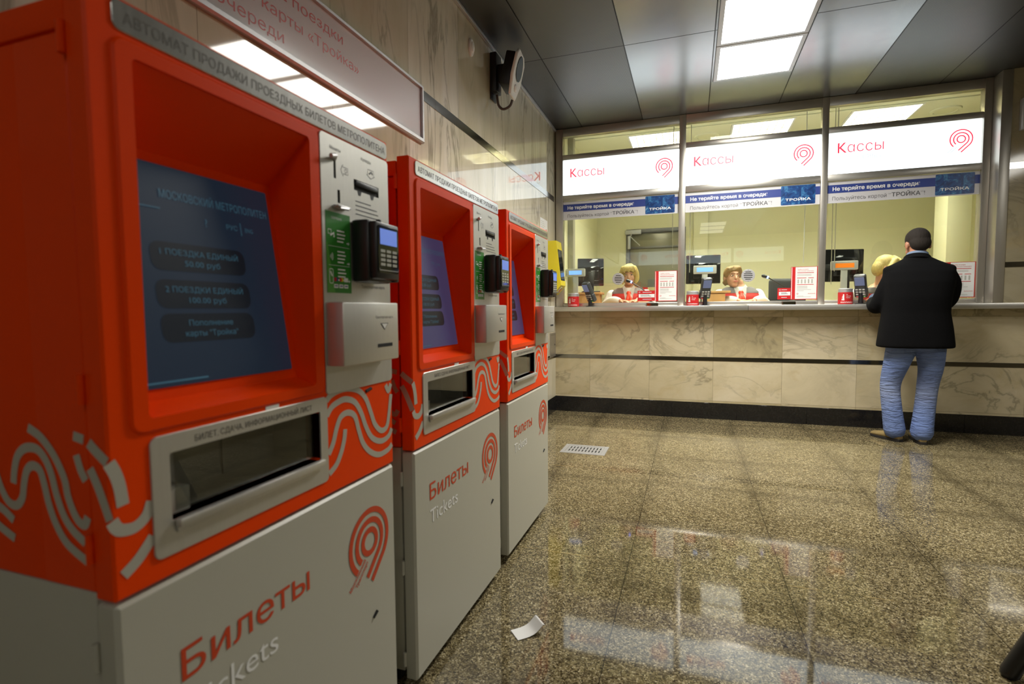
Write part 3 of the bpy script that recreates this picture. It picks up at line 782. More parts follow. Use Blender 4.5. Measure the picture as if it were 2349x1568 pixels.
t = thing('wall_camera', 'black and white camera unit with dark oval window on a wall bracket under the ceiling', 'camera', (XL, 3.62, 2.60))
obj('bracket', bx(bx(box(.0, .05, -.055, .055, .03, .30, .008), .0, .012, -.05, .05, -.02, .05, .003), .045, .105, -.028, .028, .10, .22, .006), black, t)
Mp = Matrix.Translation((.175, 0, .135)) @ Matrix.Rotation(math.radians(6), 4, 'Z') @ Matrix.Rotation(math.radians(14), 4, 'Y')
bm = new(); bx(bm, -.075, .0, -.10, .10, -.105, .125, .012, 2, Mp); obj('housing', bm, black, t)
FP = MM(Mp, lambda u, v, n: (n, u, v))
sh = [(-.07, -.15), (.07, -.15), (.125, -.03), (.115, .11), (.06, .15), (-.08, .15), (-.115, .11), (-.12, -.03)]
bm = new(); plate(bm, FP, sh, (), 0, .018, .006); face = obj('front_plate', bm, paper, t)
bm = new(); plate(bm, FP, [(.075*math.cos(a)*(1-.15*math.sin(a)), .045+.085*math.sin(a)) for a in [2*PI*i/24 for i in range(24)]], (), .018, .022, .003); obj('window', bm, screenblk, face)
bm = new(); ell(bm, (.02, .0, -.085), (.012, .03, .025), Mp); obj('sensor_knob', bm, paper, face)
obj('cable', tube(new(), catmull([(.035, .0, .02), (.045, .0, -.05), (.08, 0, -.085), (.13, .0, -.07), (.15, 0, -.03)], 5), .009, 8), simple('grey brown cable', (.10, .08, .07), .6), t)

t = thing('wall_sensor', 'small white oval sensor on the marble above the notice board', 'sensor', (XL, 3.225, 2.775))
obj('base', lathe(new(), [(.042, 0), (.042, .008), (.036, .014)], 24, M=Matrix.Rotation(PI/2, 4, 'Y') @ Matrix.Diagonal((1.35, .8, 1, 1))), paper, t)
obj('lens', lathe(new(), [(.028, .014), (.022, .022), (.008, .025)], 24, M=Matrix.Rotation(PI/2, 4, 'Y') @ Matrix.Diagonal((1.35, .8, 1, 1))), whiteink, t)

t = thing('wall_leaflet', 'small white leaflet with red emblem stuck on the side wall by the yellow terminal', 'poster', (XL, 5.0, 1.76))
bm = new(); plate(bm, BP, rr(-.13, .13, 0, .205), (), 0, .0015); s_ = obj('sheet', bm, paper, t, False)
bm = new(); emblem(bm, BP, .085, .085, .03, .006, .002); obj('emblem', bm, redink, s_, False)
bm = new()
for i in range(7): ribbon(bm, BP, [(-.11, .175-i*.018), (.0+.02*(i % 3), .175-i*.018)], .004, .002)
obj('print_lines', bm, plexi, s_, False)

t = thing('access_door', 'small steel access door in the side wall beside the farthest ticket machine', 'wall cabinet', (XL, 5.33, .59))
bm = new(); plate(bm, BP, rr(-.12, .115, 0, .25), [rr(-.10, .095, .02, .23)], 0, .006, .002); obj('frame', bm, steelv, t)
bm = new(); plate(bm, BP, rr(-.098, .093, .022, .228), (), 0, .004, .001); dr = obj('door', bm, steelv, t)
obj('lock', lathe(new(), [(.008, 0), (.008, .006)], 12, (0, .06, .13), M=Matrix.Translation((.004, .07, .125)) @ Matrix.Rotation(PI/2, 4, 'Y') @ Matrix.Translation((0, -.06, -.13))), darksteel, dr)

t = thing('yellow_terminal', 'yellow card top-up terminal with a leaning black screen on the side wall by the counter', 'terminal', (XL, 5.09, 1.235))
prof = [(0.0, 0), (.070, 0), (.148, .09), (.100, .53), (.0, .53)]   # x, z outline
bm = new(); plate(bm, lambda u, v, n: (u, n, v), [prof[0], prof[1], prof[2], prof[3], prof[4]], (), 0, .215, .006); obj('housing', bm, yellow, t)
dx, dz = .100-.148, .44
ln = math.hypot(dx, dz)
KP = lambda u, v, n: (.148+dx*v/ln+n*dz/ln, u, .09+dz*v/ln-n*dx/ln)
bm = new(); plate(bm, KP, rr(.025, .190, .05, .36, .006), (), 0, .003, .001); s_ = obj('screen', bm, screenblk, t)
ex, ez = .148-.070, .09; l2 = math.hypot(ex, ez)
KR = lambda u, v, n: (.070+ex*v/l2+n*ez/l2, u, ez*v/l2-n*ex/l2)
bm = new(); plate(bm, KR, rr(.075, .135, .025, .095, .006), (), 0, .004, .0015); s_ = obj('card_reader', bm, plexi, t)
bm = new(); decal(bm, KR, rr(.09, .12, .04, .08, .01), .0046); obj('reader_mark', bm, orange, s_, False)
# ------------------------------------------------------------------ ticket windows
GY = YB          # glazing plane
Cn = thing('ticket_counter', 'long steel-edged ledge running under all three ticket windows', 'counter', (0, GY, 1.06))
bm = new(); bx(bm, XL+.001, .50, -.154, -.02, .004, .052, .004); bx(bm, .502, XR-.001, -.154, -.02, .004, .052, .004); obj('steel_edge', bm, steelh, Cn)
obj('worktop', box(XL+.001, 2.31, -.03, .20, .012, .050, .002), steelh, Cn)

POSTS = [(-1.356, -1.282), (-.127, -.066), (1.090, 1.144), (2.260, 2.315)]
BAYS = [(-1.282, -.127), (-.066, 1.090), (1.144, 2.260)]
F0, F1 = GY-.028, GY+.05
for i, (a, b) in enumerate(BAYS):
    bm = new()
    bx(bm, POSTS[i][0], POSTS[i][1], F0, F1, 1.111, ZC-.002, .004)
    if i == 2: bx(bm, POSTS[3][0], POSTS[3][1]-.0005, F0, F1, 1.111, ZC-.002, .004)
    if i == 0: bx(bm, XL+.001, -1.354, F0+.03, F1, 1.111, ZC-.002, .002)
    w = struct('window_%d' % (i+1), bm, steelv)
    bm = new()
    for z0, z1 in ((1.111, 1.150), (2.212, 2.270), (2.632, 2.684), (2.868, ZC-.002)): bx(bm, a, b, F0+.006, F1-.005, z0, z1, .003)
    obj('rails', bm, steelh, w)
    obj('glass_pane', box(a+.001, b-.001, GY+.004, GY+.010, 1.150, 2.212), GLASS, w, False)
    obj('toplight_pane', box(a+.001, b-.001, GY+.012, GY+.018, 2.684, 2.868), GLASS, w, False)

where = ['leftmost of three', 'middle of three', 'rightmost of three, above the man']
short = ['left', 'middle', 'right']
def sign(M, a, b, name, label, group):
    t = thing(name, label, 'sign', (0, 0, 0), 0, group)
    bm = new(); plate(bm, M, rr(a+.001, b-.001, 2.2705, 2.6315), (), -.06, -.002); face = obj('lit_panel', bm, SIGN, t, False)
    bm = new(); text(bm, M, 'Kɑссы', a+.075, 2.455, .092, .350, .0015, -.009); obj('lettering', bm, SIGNRED, face, False)
    bm = new(); text(bm, M, 'Ticket Office', a+.075, 2.386, .048, .350, .0015, -.004); obj('english_lettering', bm, SIGNGREY, face, False)
    bm = new(); emblem(bm, M, b-.140, 2.480, .077, .0095, .0015); obj('emblem', bm, SIGNRED, face, False)
    bm = new(); ribbon(bm, M, [(b-.165, 2.42), (b-.215, 2.37)], .006, .0015); ribbon(bm, M, [(b-.182, 2.425), (b-.232, 2.375)], .006, .0015); obj('emblem_print', bm, SIGNGREY, face, False)
    return t
for i, (a, b) in enumerate(BAYS):
    t = sign(MB(GY-.005), a, b, 'illuminated_sign', 'backlit white ticket office sign with red lettering, %s' % where[i], 'backlit signs over the ticket windows')
    # advice strip stuck on the glass
    s = thing('advice_banner', 'blue and grey banner with fare card picture, under the %s lit sign' % short[i], 'banner', (a, GY, 2.018), 0, 'banner strips under the lit signs')
    w = b-a; Q = MB(-.004)
    bm = new(); plate(bm, Q, rr(.001, w-.001, 0, .190), (), -.006, 0); sh_ = obj('film', bm, bannerw, s, False)
    bm = new(); decal(bm, Q, rr(.001, w-.001, .088, .160), .0008); obj('blue_stripe', bm, blue, sh_, False)
    bm = new(); text(bm, Q, 'Не теряйте время в очереди!', w*.040, .108, .033, w*.585, .0016, .022); obj('white_lettering', bm, whiteink, sh_, False)
    bm = new(); text(bm, Q, 'Пользуйтесь кɑртой', w*.040, .024, .033, w*.37, .0016, -.006); text(bm, Q, '“ТРОЙКА”!', w*.425, .026, .034, w*.235, .0016, .014); obj('grey_lettering', bm, darkink, sh_, False)
    bm = new(); plate(bm, Q, rr(w*.725, w*.968, .010, .183, .008), (), .0008, .0025, .0008); cdp = obj('fare_card_picture', bm, CARD, s, False)
    bm = new(); text(bm, Q, 'ТРОЙКА', w*.757, .045, .022, w*.18, .0032, .02); obj('card_lettering', bm, whiteink, cdp, False)
for i, (a, b) in enumerate([(-.2, .96), (-1.37, -.26), (1.02, 2.18)]):
    sign(MF(YF+.004), -b, -a, 'illuminated_sign', 'backlit sign of the opposite ticket office, mirrored in the glass, %s' % ['central', 'near side wall', 'far right'][i], 'backlit signs of the opposite ticket office')

# tariff sheets on the glass
for i, (x0, x1) in enumerate([(-.346, -.133), (.872, 1.088), (2.048, 2.258)]):
    t = thing('tariff_sheet', 'white tariff sheet with red edges on the glass, %s' % ['in the left window', 'in the middle window', 'half hidden behind the standing man'][i], 'poster', (x0, GY, 1.160), 0, 'tariff sheets on the glass')
    w = x1-x0; Q = MB(-.003)
    bm = new(); plate(bm, Q, rr(0, w, 0, .300), (), 0, .003); bd = obj('backing', bm, red, t, False)
    bm = new(); decal(bm, Q, rr(.036, w-.006, .006, .296), .0035); decal(bm, Q, rr(.004, .009, .006, .296), .0035); obj('white_page', bm, paper, bd, False)
    bm = new()
    text(bm, Q, 'Тарифы на проезд', .050, .272, .009, w*.42, .004); text(bm, Q, 'в Московском Транспорте', .050, .257, .009, w*.62, .004)
    for z, a, b in ((.244, .05, w-.03), (.197, .05, w-.09), (.197, w-.075, w-.03), (.136, .05, w-.03)): ribbon(bm, Q, [(a, z), (b, z)], .005, .004)
    ribbon(bm, Q, [(w-.075+.006*k, .05+(.006 if k % 2 else 0)) for k in range(11)], .003, .004); ribbon(bm, Q, arc(.056, .053, .006, 0, 350, 10), .003, .004)
    obj('red_print', bm, red, bd, False)
    bm = new()
    for z in (.228, .219, .121, .112, .103, .090, .080, .032, .024): ribbon(bm, Q, [(.05, z), (w-.05-.03*((z*1000) % 3), z)], .0035, .004)
    for c in range(5): ribbon(bm, Q, [(.060+c*w*.13, .147), (.060+c*w*.13, .185)], .012, .004)
    obj('grey_print', bm, plexi, bd, False)
for i, (x0, x1) in enumerate([(-.515, -.347), (.762, .871)]):
    t = thing('red_notice', 'small red notice on the glass just left of the %s tariff sheet' % ['first', 'second'][i], 'sign', (x0, GY, 1.163), 0, 'red notices on the glass')
    w = x1-x0; Q = MB(-.003)
    bm = new(); plate(bm, Q, rr(0, w, 0, .105), (), 0, .002); bd = obj('backing', bm, red, t, False)
    bm = new(); decal(bm, Q, rr(.012, w-.002, .036, .070), .0026); obj('white_strip', bm, paper, bd, False)
    bm = new(); ribbon(bm, Q, [(.05*w/.168, .088), (w-.03, .088)], .006, .003); ribbon(bm, Q, arc(.02, .088, .006, 0, 350, 10), .003, .003); ribbon(bm, Q, [(.05*w/.168, .018), (w-.03, .018)], .006, .003); obj('white_print', bm, bannerw, bd, False)
    bm = new(); ribbon(bm, Q, [(.03, .060), (w*.7, .060)], .004, .003); ribbon(bm, Q, [(.03, .050), (w*.8, .050)], .004, .003); obj('grey_print', bm, darkink, bd, False)
for i, x in enumerate((-.708, .508)):
    t = thing('speech_grille', 'round steel speech grille in the glass of the %s ticket window' % ['left', 'middle'][i], 'grille', (x, GY-.004, 1.392), 0, 'speech grilles in the glass')
    Q = MB(0)
    slots = [rr(-l, l, v-.0035, v+.0035, .0034, 3) for v, l in ((.034, .026), (.017, .037), (0, .040), (-.017, .037), (-.034, .026))]
    bm = new(); plate(bm, Q, circ(0, 0, .060, 40), slots, 0, .006, .0015); g_ = obj('disc', bm, alu, t)
    bm = new(); decal(bm, Q, circ(0, 0, .055, 32), -.001); obj('slot_backing', bm, black, g_, False)
    bm = new(); decal(bm, Q, circ(0, .052, .003, 8), .0066); decal(bm, Q, circ(0, -.052, .003, 8), .0066); obj('screws', bm, black, g_, False)

# things standing on the ledge
ZT = 1.112
for i, (x, y) in enumerate([(-1.158, 5.385), (.012, 5.385), (1.298, 5.385)]):
    t = thing('litter_bin', 'small red litter bin with chrome lid, %s' % ['at the left end of the ledge', 'in the middle window beside the mullion', 'left of the standing man'][i], 'bin', (x, y, ZT), 0, 'red counter-top litter bins')
    body = obj('body', lathe(new(), [(.052, 0), (.058, .004), (.058, .105)], 32), red, t)
    obj('lid', lathe(new(), [(.055, .105), (.055, .135), (.050, .140), (.044, .140), (.042, .128)], 32), alu, t)
    cyl = lambda u, v, n: ((.058+n)*math.sin(u/.058), -(.058+n)*math.cos(u/.058), v)
    bm = new()
    ribbon(bm, cyl, [(-.028, .088), (-.0279, .082)], .009, .0008); ribbon(bm, cyl, [(-.028, .080), (-.028, .058), (-.026, .034)], .011, .0008); ribbon(bm, cyl, [(-.038, .048), (-.038, .034)], .008, .0008); ribbon(bm, cyl, [(-.030, .076), (-.038, .062), (-.038, .052)], .003, .0008)
    for k, s in enumerate(('за', 'чистый', 'город!')): text(bm, cyl, s, -.008, .082-k*.014, .008, None, .0008, .01)
    ribbon(bm, cyl, catmull([(-.052+.007*k, .012+(.010 if k % 2 else 0)) for k in range(16)], 3), .003, .0008)
    obj('white_print', bm, whiteink, body, False)

def card_reader(x, y, label, yaw, zt):
    t = thing('card_reader', label, 'card reader', (x, y, ZT), yaw, 'card readers on poles')
    obj('pole', lathe(new(), [(.045, 0), (.045, .004), (.020, .010), (.018, zt-.10)], 20), black, t)
    T = Matrix.Translation((0, -.01, zt-.10)) @ Matrix.Rotation(math.radians(30), 4, 'X') @ Matrix.Diagonal((1.22, 1.5, 1.28, 1))
    bm = new(); bx(bm, -.038, .038, -.018, .018, -.075, .095, .012, 3, T); bx(bm, -.043, .043, -.019, .016, -.075, -.005, .012, 3, T)
    hd = obj('handset', bm, simple('grey black reader shell', (.05, .055, .055), .35) if 'grey black reader shell' not in MATS else MATS['grey black reader shell'], t)
    Q = MM(T, MB(-.0185))
    bm = new(); plate(bm, Q, rr(-.030, .030, .022, .085, .004), (), 0, .0015, .0005); obj('display', bm, LCDR, hd, False)
    bm = new()
    Q2 = MM(T, MB(-.0195))
    for i in range(3):
        for j in range(3): bx(bm, -.030+j*.021, -.014+j*.021, -.0225, -.018, -.052+i*.018, -.040+i*.018, .002, 1, T)
    obj('keys', bm, plexi, hd)
    bm = new()
    for j, c in enumerate((0,)): bx(bm, -.030, -.014, -.0225, -.018, -.069, -.059, .002, 1, T)
    obj('red_key', bm, red, hd)
    bm = new(); bx(bm, .012, .028, -.0225, -.018, -.069, -.059, .002, 1, T); obj('green_key', bm, greenlt, hd)
    bm = new(); bx(bm, -.009, .007, -.0225, -.018, -.069, -.059, .002, 1, T); obj('yellow_key', bm, yellow, hd)
    return t
if 'grey black reader shell' not in MATS: simple('grey black reader shell', (.05, .055, .055), .35)
card_reader(-.985, 5.39, 'card reader on a black pole, right of the leftmost red bin', -.6, .24)
card_reader(.126, 5.39, 'card reader standing upright on a black pole in the middle window', .25, .255)
card_reader(1.418, 5.392, 'card reader beside the left elbow of the customer in the black jacket', -.45, .25)
for i, x in enumerate((-.365, .843)):
    t = thing('cash_dish', 'small steel cash dish on the ledge under the %s tariff sheet' % ['first', 'second'][i], 'tray', (x, 5.395, ZT), 0, 'steel cash dishes')
    bm = new(); plate(bm, MU(.012), rr(-.058, .058, -.045, .045, .01), [rr(-.046, .046, -.034, .034, .008)], -.012, .018, .003); obj('rim', bm, darksteel, t)
    obj('dish', box(-.05, .05, -.038, .038, .001, .008), steel, t)
    
# ------------------------------------------------------------------ inside the ticket office
OX0, OX1, OY0, OY1 = -1.29, 2.95, YB+.1, 7.6
OF = .30
struct('floor.001', box(OX0-.1, OX1+.1, YB+.101, OY1+.1, OF-.1, OF), officefl, smooth=False)
bm = new(); plate(bm, MD(ZC), [(OX0-.1, -OY1-.1), (OX1+.1, -OY1-.1), (OX1+.1, -YB-.055), (OX0-.1, -YB-.055)], [rr(x, x+.59, -6.485, -5.895) for x in (-.68, .37, 1.43)], -.1, 0)
struct('ceiling.001', bm, creamc, smooth=False)
struct('wall_inner_left', box(OX0-.1, OX0, YB+.055, OY1, OF, ZC), cream, smooth=False)
struct('wall_inner_right', box(OX1, OX1+.1, YB+.055, OY1, OF, ZC), cream, smooth=False)
DX0, DX1, DZ = -.88, -.08, 2.20
bm = new(); plate(bm, MB(OY1), [(OX0-.1, OF), (DX0, OF), (DX0, DZ), (DX1, DZ), (DX1, OF), (OX1+.1, OF), (OX1+.1, ZC), (OX0-.1, ZC)], (), -.12, 0)
struct('wall_inner_back', bm, cream, smooth=False)
struct('trim_20', box(OX0, OX0+.06, 5.70, 5.80, OF, ZC-.001, .004), simple('grey reveal lining', (.36, .34, .26), .5))
struct('trim_21', box(2.42, 2.62, 6.45, 6.75, OF, ZC-.001, .004), cream)
struct('trim_22', box(.02, .20, OY1-.06, OY1+.001, OF, ZC-.001, .004), cream)
struct('trim_23', box(OX0, OX1, 5.83, 5.85, ZC-.012, ZC-.0005, .003), creamc)
struct('trim_24', box(.25, OX1, OY1-.03, OY1+.001, 1.14, 1.17, .003), cream)
bm = new(); bx(bm, DX0, DX0+.05, OY1-.01, OY1+.10, OF, DZ, .004); bx(bm, DX1-.05, DX1, OY1-.01, OY1+.10, OF, DZ, .004); bx(bm, DX0+.05, DX1-.05, OY1-.01, OY1+.10, DZ-.05, DZ, .004)
dframe = simple('grey door frame', (.14, .14, .14), .4)
d = struct('door_1', bm, dframe)
leaf = obj('door_leaf', box(DX0+.052, DX1-.052, OY1+.03, OY1+.07, OF+.005, DZ-.052, .003), simple('grey green door leaf', (.20, .19, .13), .2), d)
obj('transom', box(DX0+.06, DX1-.06, OY1+.015, OY1+.03, 1.93, 1.96, .003), dframe, leaf)
obj('door_panel', box(DX0+.30, DX1-.06, OY1+.018, OY1+.03, OF+.1, 1.50, .003), simple('grey door panel', (.11, .11, .10), .3), leaf)
obj('door_closer', bx(bx(box(DX0-.01, DX0+.21, OY1-.06, OY1-.01, DZ-.075, DZ-.015, .006), DX0+.03, DX0+.07, OY1-.09, OY1-.06, DZ-.28, DZ-.10, .006), DX0+.07, DX0+.085, OY1-.08, OY1-.065, DZ-.10, DZ-.07, .003), alu, d)
tube_bm = tube(new(), [(DX0+.06, OY1-.08, DZ-.1), (DX0+.20, OY1-.10, DZ-.24)], .008, 6); obj('closer_arm', tube_bm, alu, d)
t = thing('door_notice', 'small pale notice with a red mark on the grey office door', 'sign', (-.50, OY1+.018, 1.34))
bm = new(); plate(bm, MB(0), rr(-.15, .15, -.05, .05), (), 0, .002); s_ = obj('card', bm, simple('pale yellow card', (.62, .56, .30), .6), t, False)
bm = new(); decal(bm, MB(0), rr(-.15, -.08, -.05, .05), .0026); obj('red_mark', bm, red, s_, False)

for i, x in enumerate((-.68, .37, 1.43)):
    t = thing('louvre_light', 'square louvred office ceiling light seen over the %s lit sign' % short[i], 'ceiling light', (x+.295, 6.19, ZC), 0, 'louvred office ceiling lights')
    bm = new(); bx(bm, -.293, .293, -.293, .293, .07, .08); 
    plate(bm, MD(0), rr(-.293, .293, -.293, .293), [rr(-.275, .275, -.275, .275)], -.08, .003); obj('housing', bm, whiteink, t, False)
    bm = new()
    for k in range(4): tube(bm, [(-.26, -.205+k*.137, .0635), (.26, -.205+k*.137, .0635)], .006, 10)
    obj('tubes', bm, TUBE, t)
    ld = bpy.data.lights.new('tube_light', 'AREA'); ld.shape = 'RECTANGLE'; ld.size = .50; ld.size_y = .50; ld.energy = 130; ld.color = (1.0, .97, .86)
    lo = bpy.data.objects.new('tube_light', ld); COL.objects.link(lo); lo.parent = t; lo.location = (0, 0, .066)
    bm = new()
    for k in range(1, 6):
        y = -.275+k*.55/6
        plate(bm, lambda u, v, n: (n, y+u, v), [(-.004, .002), (.004, .002), (.013, .056), (-.013, .056)], (), -.275, .275)
    for k in range(1, 8):
        x_ = -.275+k*.55/8
        plate(bm, lambda u, v, n: (x_+u, -n, v), [(-.002, .002), (.002, .002), (.006, .056), (-.006, .056)], (), -.275, .275)
    obj('louvre', bm, simple('polished louvre', (.75, .72, .58), .25, .7) if 'polished louvre' not in MATS else MATS['polished louvre'], t, False)
for i, (x, y) in enumerate(((.135, 6.18), (2.265, 6.17))):
    t = thing('ceiling_speaker', 'flat round cream ceiling disc inside the office above the %s sign' % ['middle', 'right'][i], 'ceiling speaker', (x, y, ZC))
    obj('rim', lathe(new(), [(.125, -.001), (.12, -.012), (.095, -.016), (.09, -.008)], 36), creamc, t)
    obj('grille', lathe(new(), [(.088, -.001), (.088, -.010)], 36), cream, t)

t = thing('office_desk', 'long pale desk inside the office behind the glass', 'desk', (0, 5.87, OF))
obj('desk_top', box(OX0+.06, 2.55, -.20, .02, .80, .83, .003), wood, t)
for x in (-1.10, .25, 1.25, 2.45): obj('leg', box(x-.02, x+.02, -.02, .018, 0, .801, .003), plexi, t)
ZD = OF+.83
def monitor(x, y, z0, w, h, yaw, label, base=None):
    base = base or ZD
    t = thing('monitor', label, 'monitor', (x, y, base), yaw, 'black monitors seen from behind')
    zc = z0-base
    obj('back_shell', bx(bx(box(-w/2, w/2, -.012, .018, zc, zc+h, .008), -w*.32, w*.32, -.045, -.010, zc+.05, zc+h-.08, .02), -.05, .05, -.06, -.04, zc+h*.3, zc+h*.55, .006), screenblk, t)
    obj('stand', bx(bx(box(-.03, .03, -.075, -.05, .01, zc+h*.5, .006), -.10, .10, -.10, .04, 0, .014, .006), -.04, .04, -.07, -.03, zc+h*.3, zc+h*.5, .004), black, t)
    bm = new(); plate(bm, MF(.018), rr(-w/2+.012, w/2-.012, zc+.012, zc+h-.012), (), 0, .001); obj('screen', bm, screenblk, t, False)
    return t
mon1 = monitor(-1.10, 6.04, 1.352, .30, .315, .30, 'black monitor at the far left of the office, behind the first customer display', OF+.978)
monitor(.115, 5.93, 1.345, .345, .30, .12, 'black monitor left of the short-haired clerk, in the middle window')
monitor(1.40, 5.93, 1.335, .37, .315, .22, 'black monitor in the right window, left of the customer in the black jacket')
def customer_display(x, y, label, mat, w=.222):
    t = thing('customer_display', label, 'display', (x, y, ZD), 0, 'customer displays on poles')
    hz = 1.437-ZD
    obj('pole', bx(box(-.027, .027, -.012, .012, .006, hz+.01, .004), -.07, .07, -.05, .05, 0, .010, .004), plexi, t)
    hd = obj('display_head', box(-w/2, w/2, -.022, .022, hz, hz+.084, .008), plexi, t)
    bm = new(); plate(bm, MB(-.022), rr(-w/2+.034, w/2-.034, hz+.020, hz+.062, .002), (), 0, .0015); obj('lit_window', bm, mat, hd, False)
    return t
customer_display(-1.182, 5.605, 'customer display with a blue lit window, at the far left of the office', LCDB, .205)
customer_display(.128, 5.73, 'customer display with a blue lit window, in front of the middle monitor', LCDB)
customer_display(1.363, 5.73, 'customer display with an amber lit window, in front of the right monitor', LCDO)
def mic(x0, z0, x1, label):
    t = thing('gooseneck_microphone', label, 'microphone', (x1, 5.70, ZD), 0, 'gooseneck microphones')
    obj('base', lathe(new(), [(.045, 0), (.045, .02), (.02, .03), (.008, .035)], 20), black, t)
    p = catmull([(0, 0, .03), (-.012, 0, .075), ((x0-x1)*.35, -.005, (z0-ZD)*.55+.02), ((x0-x1)*.68, -.01, (z0-ZD)*.82), (x0-x1+.02, -.01, z0-ZD-.008)], 6)
    obj('neck', tube(new(), p, .006, 8), black, t)
    D = Matrix.Translation((x0-x1, -.01, z0-ZD)) @ Matrix.Rotation(-PI/2+.35, 4, 'Y')
    obj('capsule', lathe(new(), [(.011, -.012), (.015, -.004), (.018, .016), (.014, .034), (.004, .040)], 16, M=D), black, t)
    obj('lit_ring', lathe(new(), [(.012, -.026), (.0125, -.012)], 16, M=D), BLUELED, t)
mic(-.620, 1.377, -.40, 'gooseneck microphone with a blue lit ring before the blond seated clerk')
mic(.688, 1.390, .93, 'gooseneck microphone with a blue lit ring right of the short-haired clerk')
t = thing('wooden_cabinet', 'low beech cabinet with overhanging top, left of the short-haired clerk', 'cabinet', (.225, 5.78, ZD))
obj('carcass', box(-.12, .10, -.06, .045, 0, .11, .003), wood, t); obj('top', box(-.135, .150, -.075, .05, .11, .132, .003), wood, t)
bm = new(); plate(bm, MB(-.06), rr(-.115, -.01, .01, .10, .002), (), 0, .004); plate(bm, MB(-.06), rr(-.005, .095, .01, .10, .002), (), 0, .004); obj('doors', bm, wood, t)
t = thing('wooden_cabinet', 'low beech cabinet under the leftmost monitor, behind the first card reader', 'cabinet', (-1.115, 6.04, OF))
obj('carcass', box(-.15, .13, -.10, .10, 0, .955, .003), wood, t); obj('top', box(-.16, .155, -.12, .12, .955, .978, .003), wood, t)
t = thing('office_chair', 'dark office chair with a rounded back, behind the second tariff sheet', 'chair', (.98, 6.35, OF), .35)
obj('backrest', bx(new(), -.20, .20, -.04, .035, .62, 1.10, .05, 4), simple('charcoal fabric', (.03, .032, .035), .8), t)
obj('seat', bx(new(), -.23, .23, -.48, -.02, .43, .50, .03, 3), MATS['charcoal fabric'], t)
obj('post', lathe(bx(new(), -.03, .03, -.03, -.005, .45, .75, .004), [(.03, .08), (.03, .44)], 16, (0, -.25, 0)), black, t)
bm = new()
for k in range(5):
    a = k*2*PI/5; limb(bm, [(0, -.25, .09), (.27*math.cos(a), -.25+.27*math.sin(a), .06)], [.025, .015], 8, 2)
    ell(bm, (.27*math.cos(a), -.25+.27*math.sin(a), .03), (.02, .03, .03), ID, 10, 8)
obj('star_base', bm, black, t)
for i, (x, zb) in enumerate(((-.186, 1.50), (-.02, 1.45), (1.003, 1.51), (1.238, 1.30), (1.262, 1.42))):
    t = obj('hanging_cord', tube(new(), [(0, 0, ZC-zb-.001), (.004*(i % 3-1), 0, (ZC-zb)*.5), (0, 0, 0)], .0035, 6), MATS['grey reveal lining'] if i != 2 else plexi, None, loc=(x, 5.64, zb))
    tag(t, 'thin cord hanging from the office ceiling, %s' % ['at the right edge of the left window', 'at the left edge of the middle window', 'at the right edge of the middle window', 'left one of the pair in the right window', 'right one of the pair in the right window'][i], 'cord', 'cords hanging inside the office')

# ------------------------------------------------------------------ on the pier and the floor
t = thing('wall_display', 'dark flat box fixed high on the marble pier at the right edge', 'display', (2.43, PY, 2.46))
obj('frame', bx(new(), 0, .42, -.05, 0, 0, .245, .006), alu, t)
bm = new(); plate(bm, MB(-.05), rr(.012, .408, .012, .233, .004), (), 0, .002); obj('screen', bm, screenblk, t, False)

t = thing('floor_drain', 'square steel drain grate set in the stone floor', 'drain', (-.765, 3.965, 0))
Q = MU(0)
bm = new(); plate(bm, Q, rr(-.17, .17, -.125, .125, .004), [rr(-.14, .14, -.095, .095, .004)], -.01, .003, .001); obj('frame', bm, alu, t)
sl = [rr(-.118+k*.0255, -.108+k*.0255, y0, y0+.06, .004, 3) for k in range(10) for y0 in (-.068, .008)]
bm = new(); plate(bm, Q, rr(-.138, .138, -.093, .093, .004), sl, -.008, .002, .001); g_ = obj('grate', bm, alu, t)
bm = new(); decal(bm, Q, rr(-.135, .135, -.09, .09), .0006); obj('pit_darkness', bm, rubber, g_, False)  # flat dark sheet under the grate, painted in place of shaded depth

bm = new()
pts = [(-.075, 0.002), (-.05, .002), (-.02, .003), (.01, .009), (.035, .024), (.05, .034), (.058, .030)]
P2 = catmull([(a, b, 0) for a, b in pts], 4)
for s in (0, .0006):
    rows = [[bm.verts.new((p.x, y, p.y+s)) for p in P2] for y in (-.04, .04)]
    for k in range(len(P2)-1): bm.faces.new((rows[0][k], rows[0][k+1], rows[1][k+1], rows[1][k])[::(1 if s else -1)])
o = obj('paper_receipt', bm, paper, None, True, (-.502, 1.630, 0)); o.rotation_euler = (0, 0, .75); o.scale = (.75, .75, .9)
tag(o, 'curled white paper receipt lying on the floor before the middle ticket machine', 'paper')

t = thing('black_stool', 'black splayed-leg stool of which one leg shows at the lower right edge', 'stool', (1.24, 1.86, 0))
bm = new(); lathe(bm, [(.14, .52), (.17, .535), (.17, .56), (.15, .575)], 28); obj('seat', bm, black, t)
for k in range(4):
    a = math.radians(180+90*k); c, s = math.cos(a), math.sin(a)
    obj('leg', limb(new(), [(.11*c, .11*s, .53), (.345*c, .345*s, .012)], [.026, .024], 10, 2), black, t)
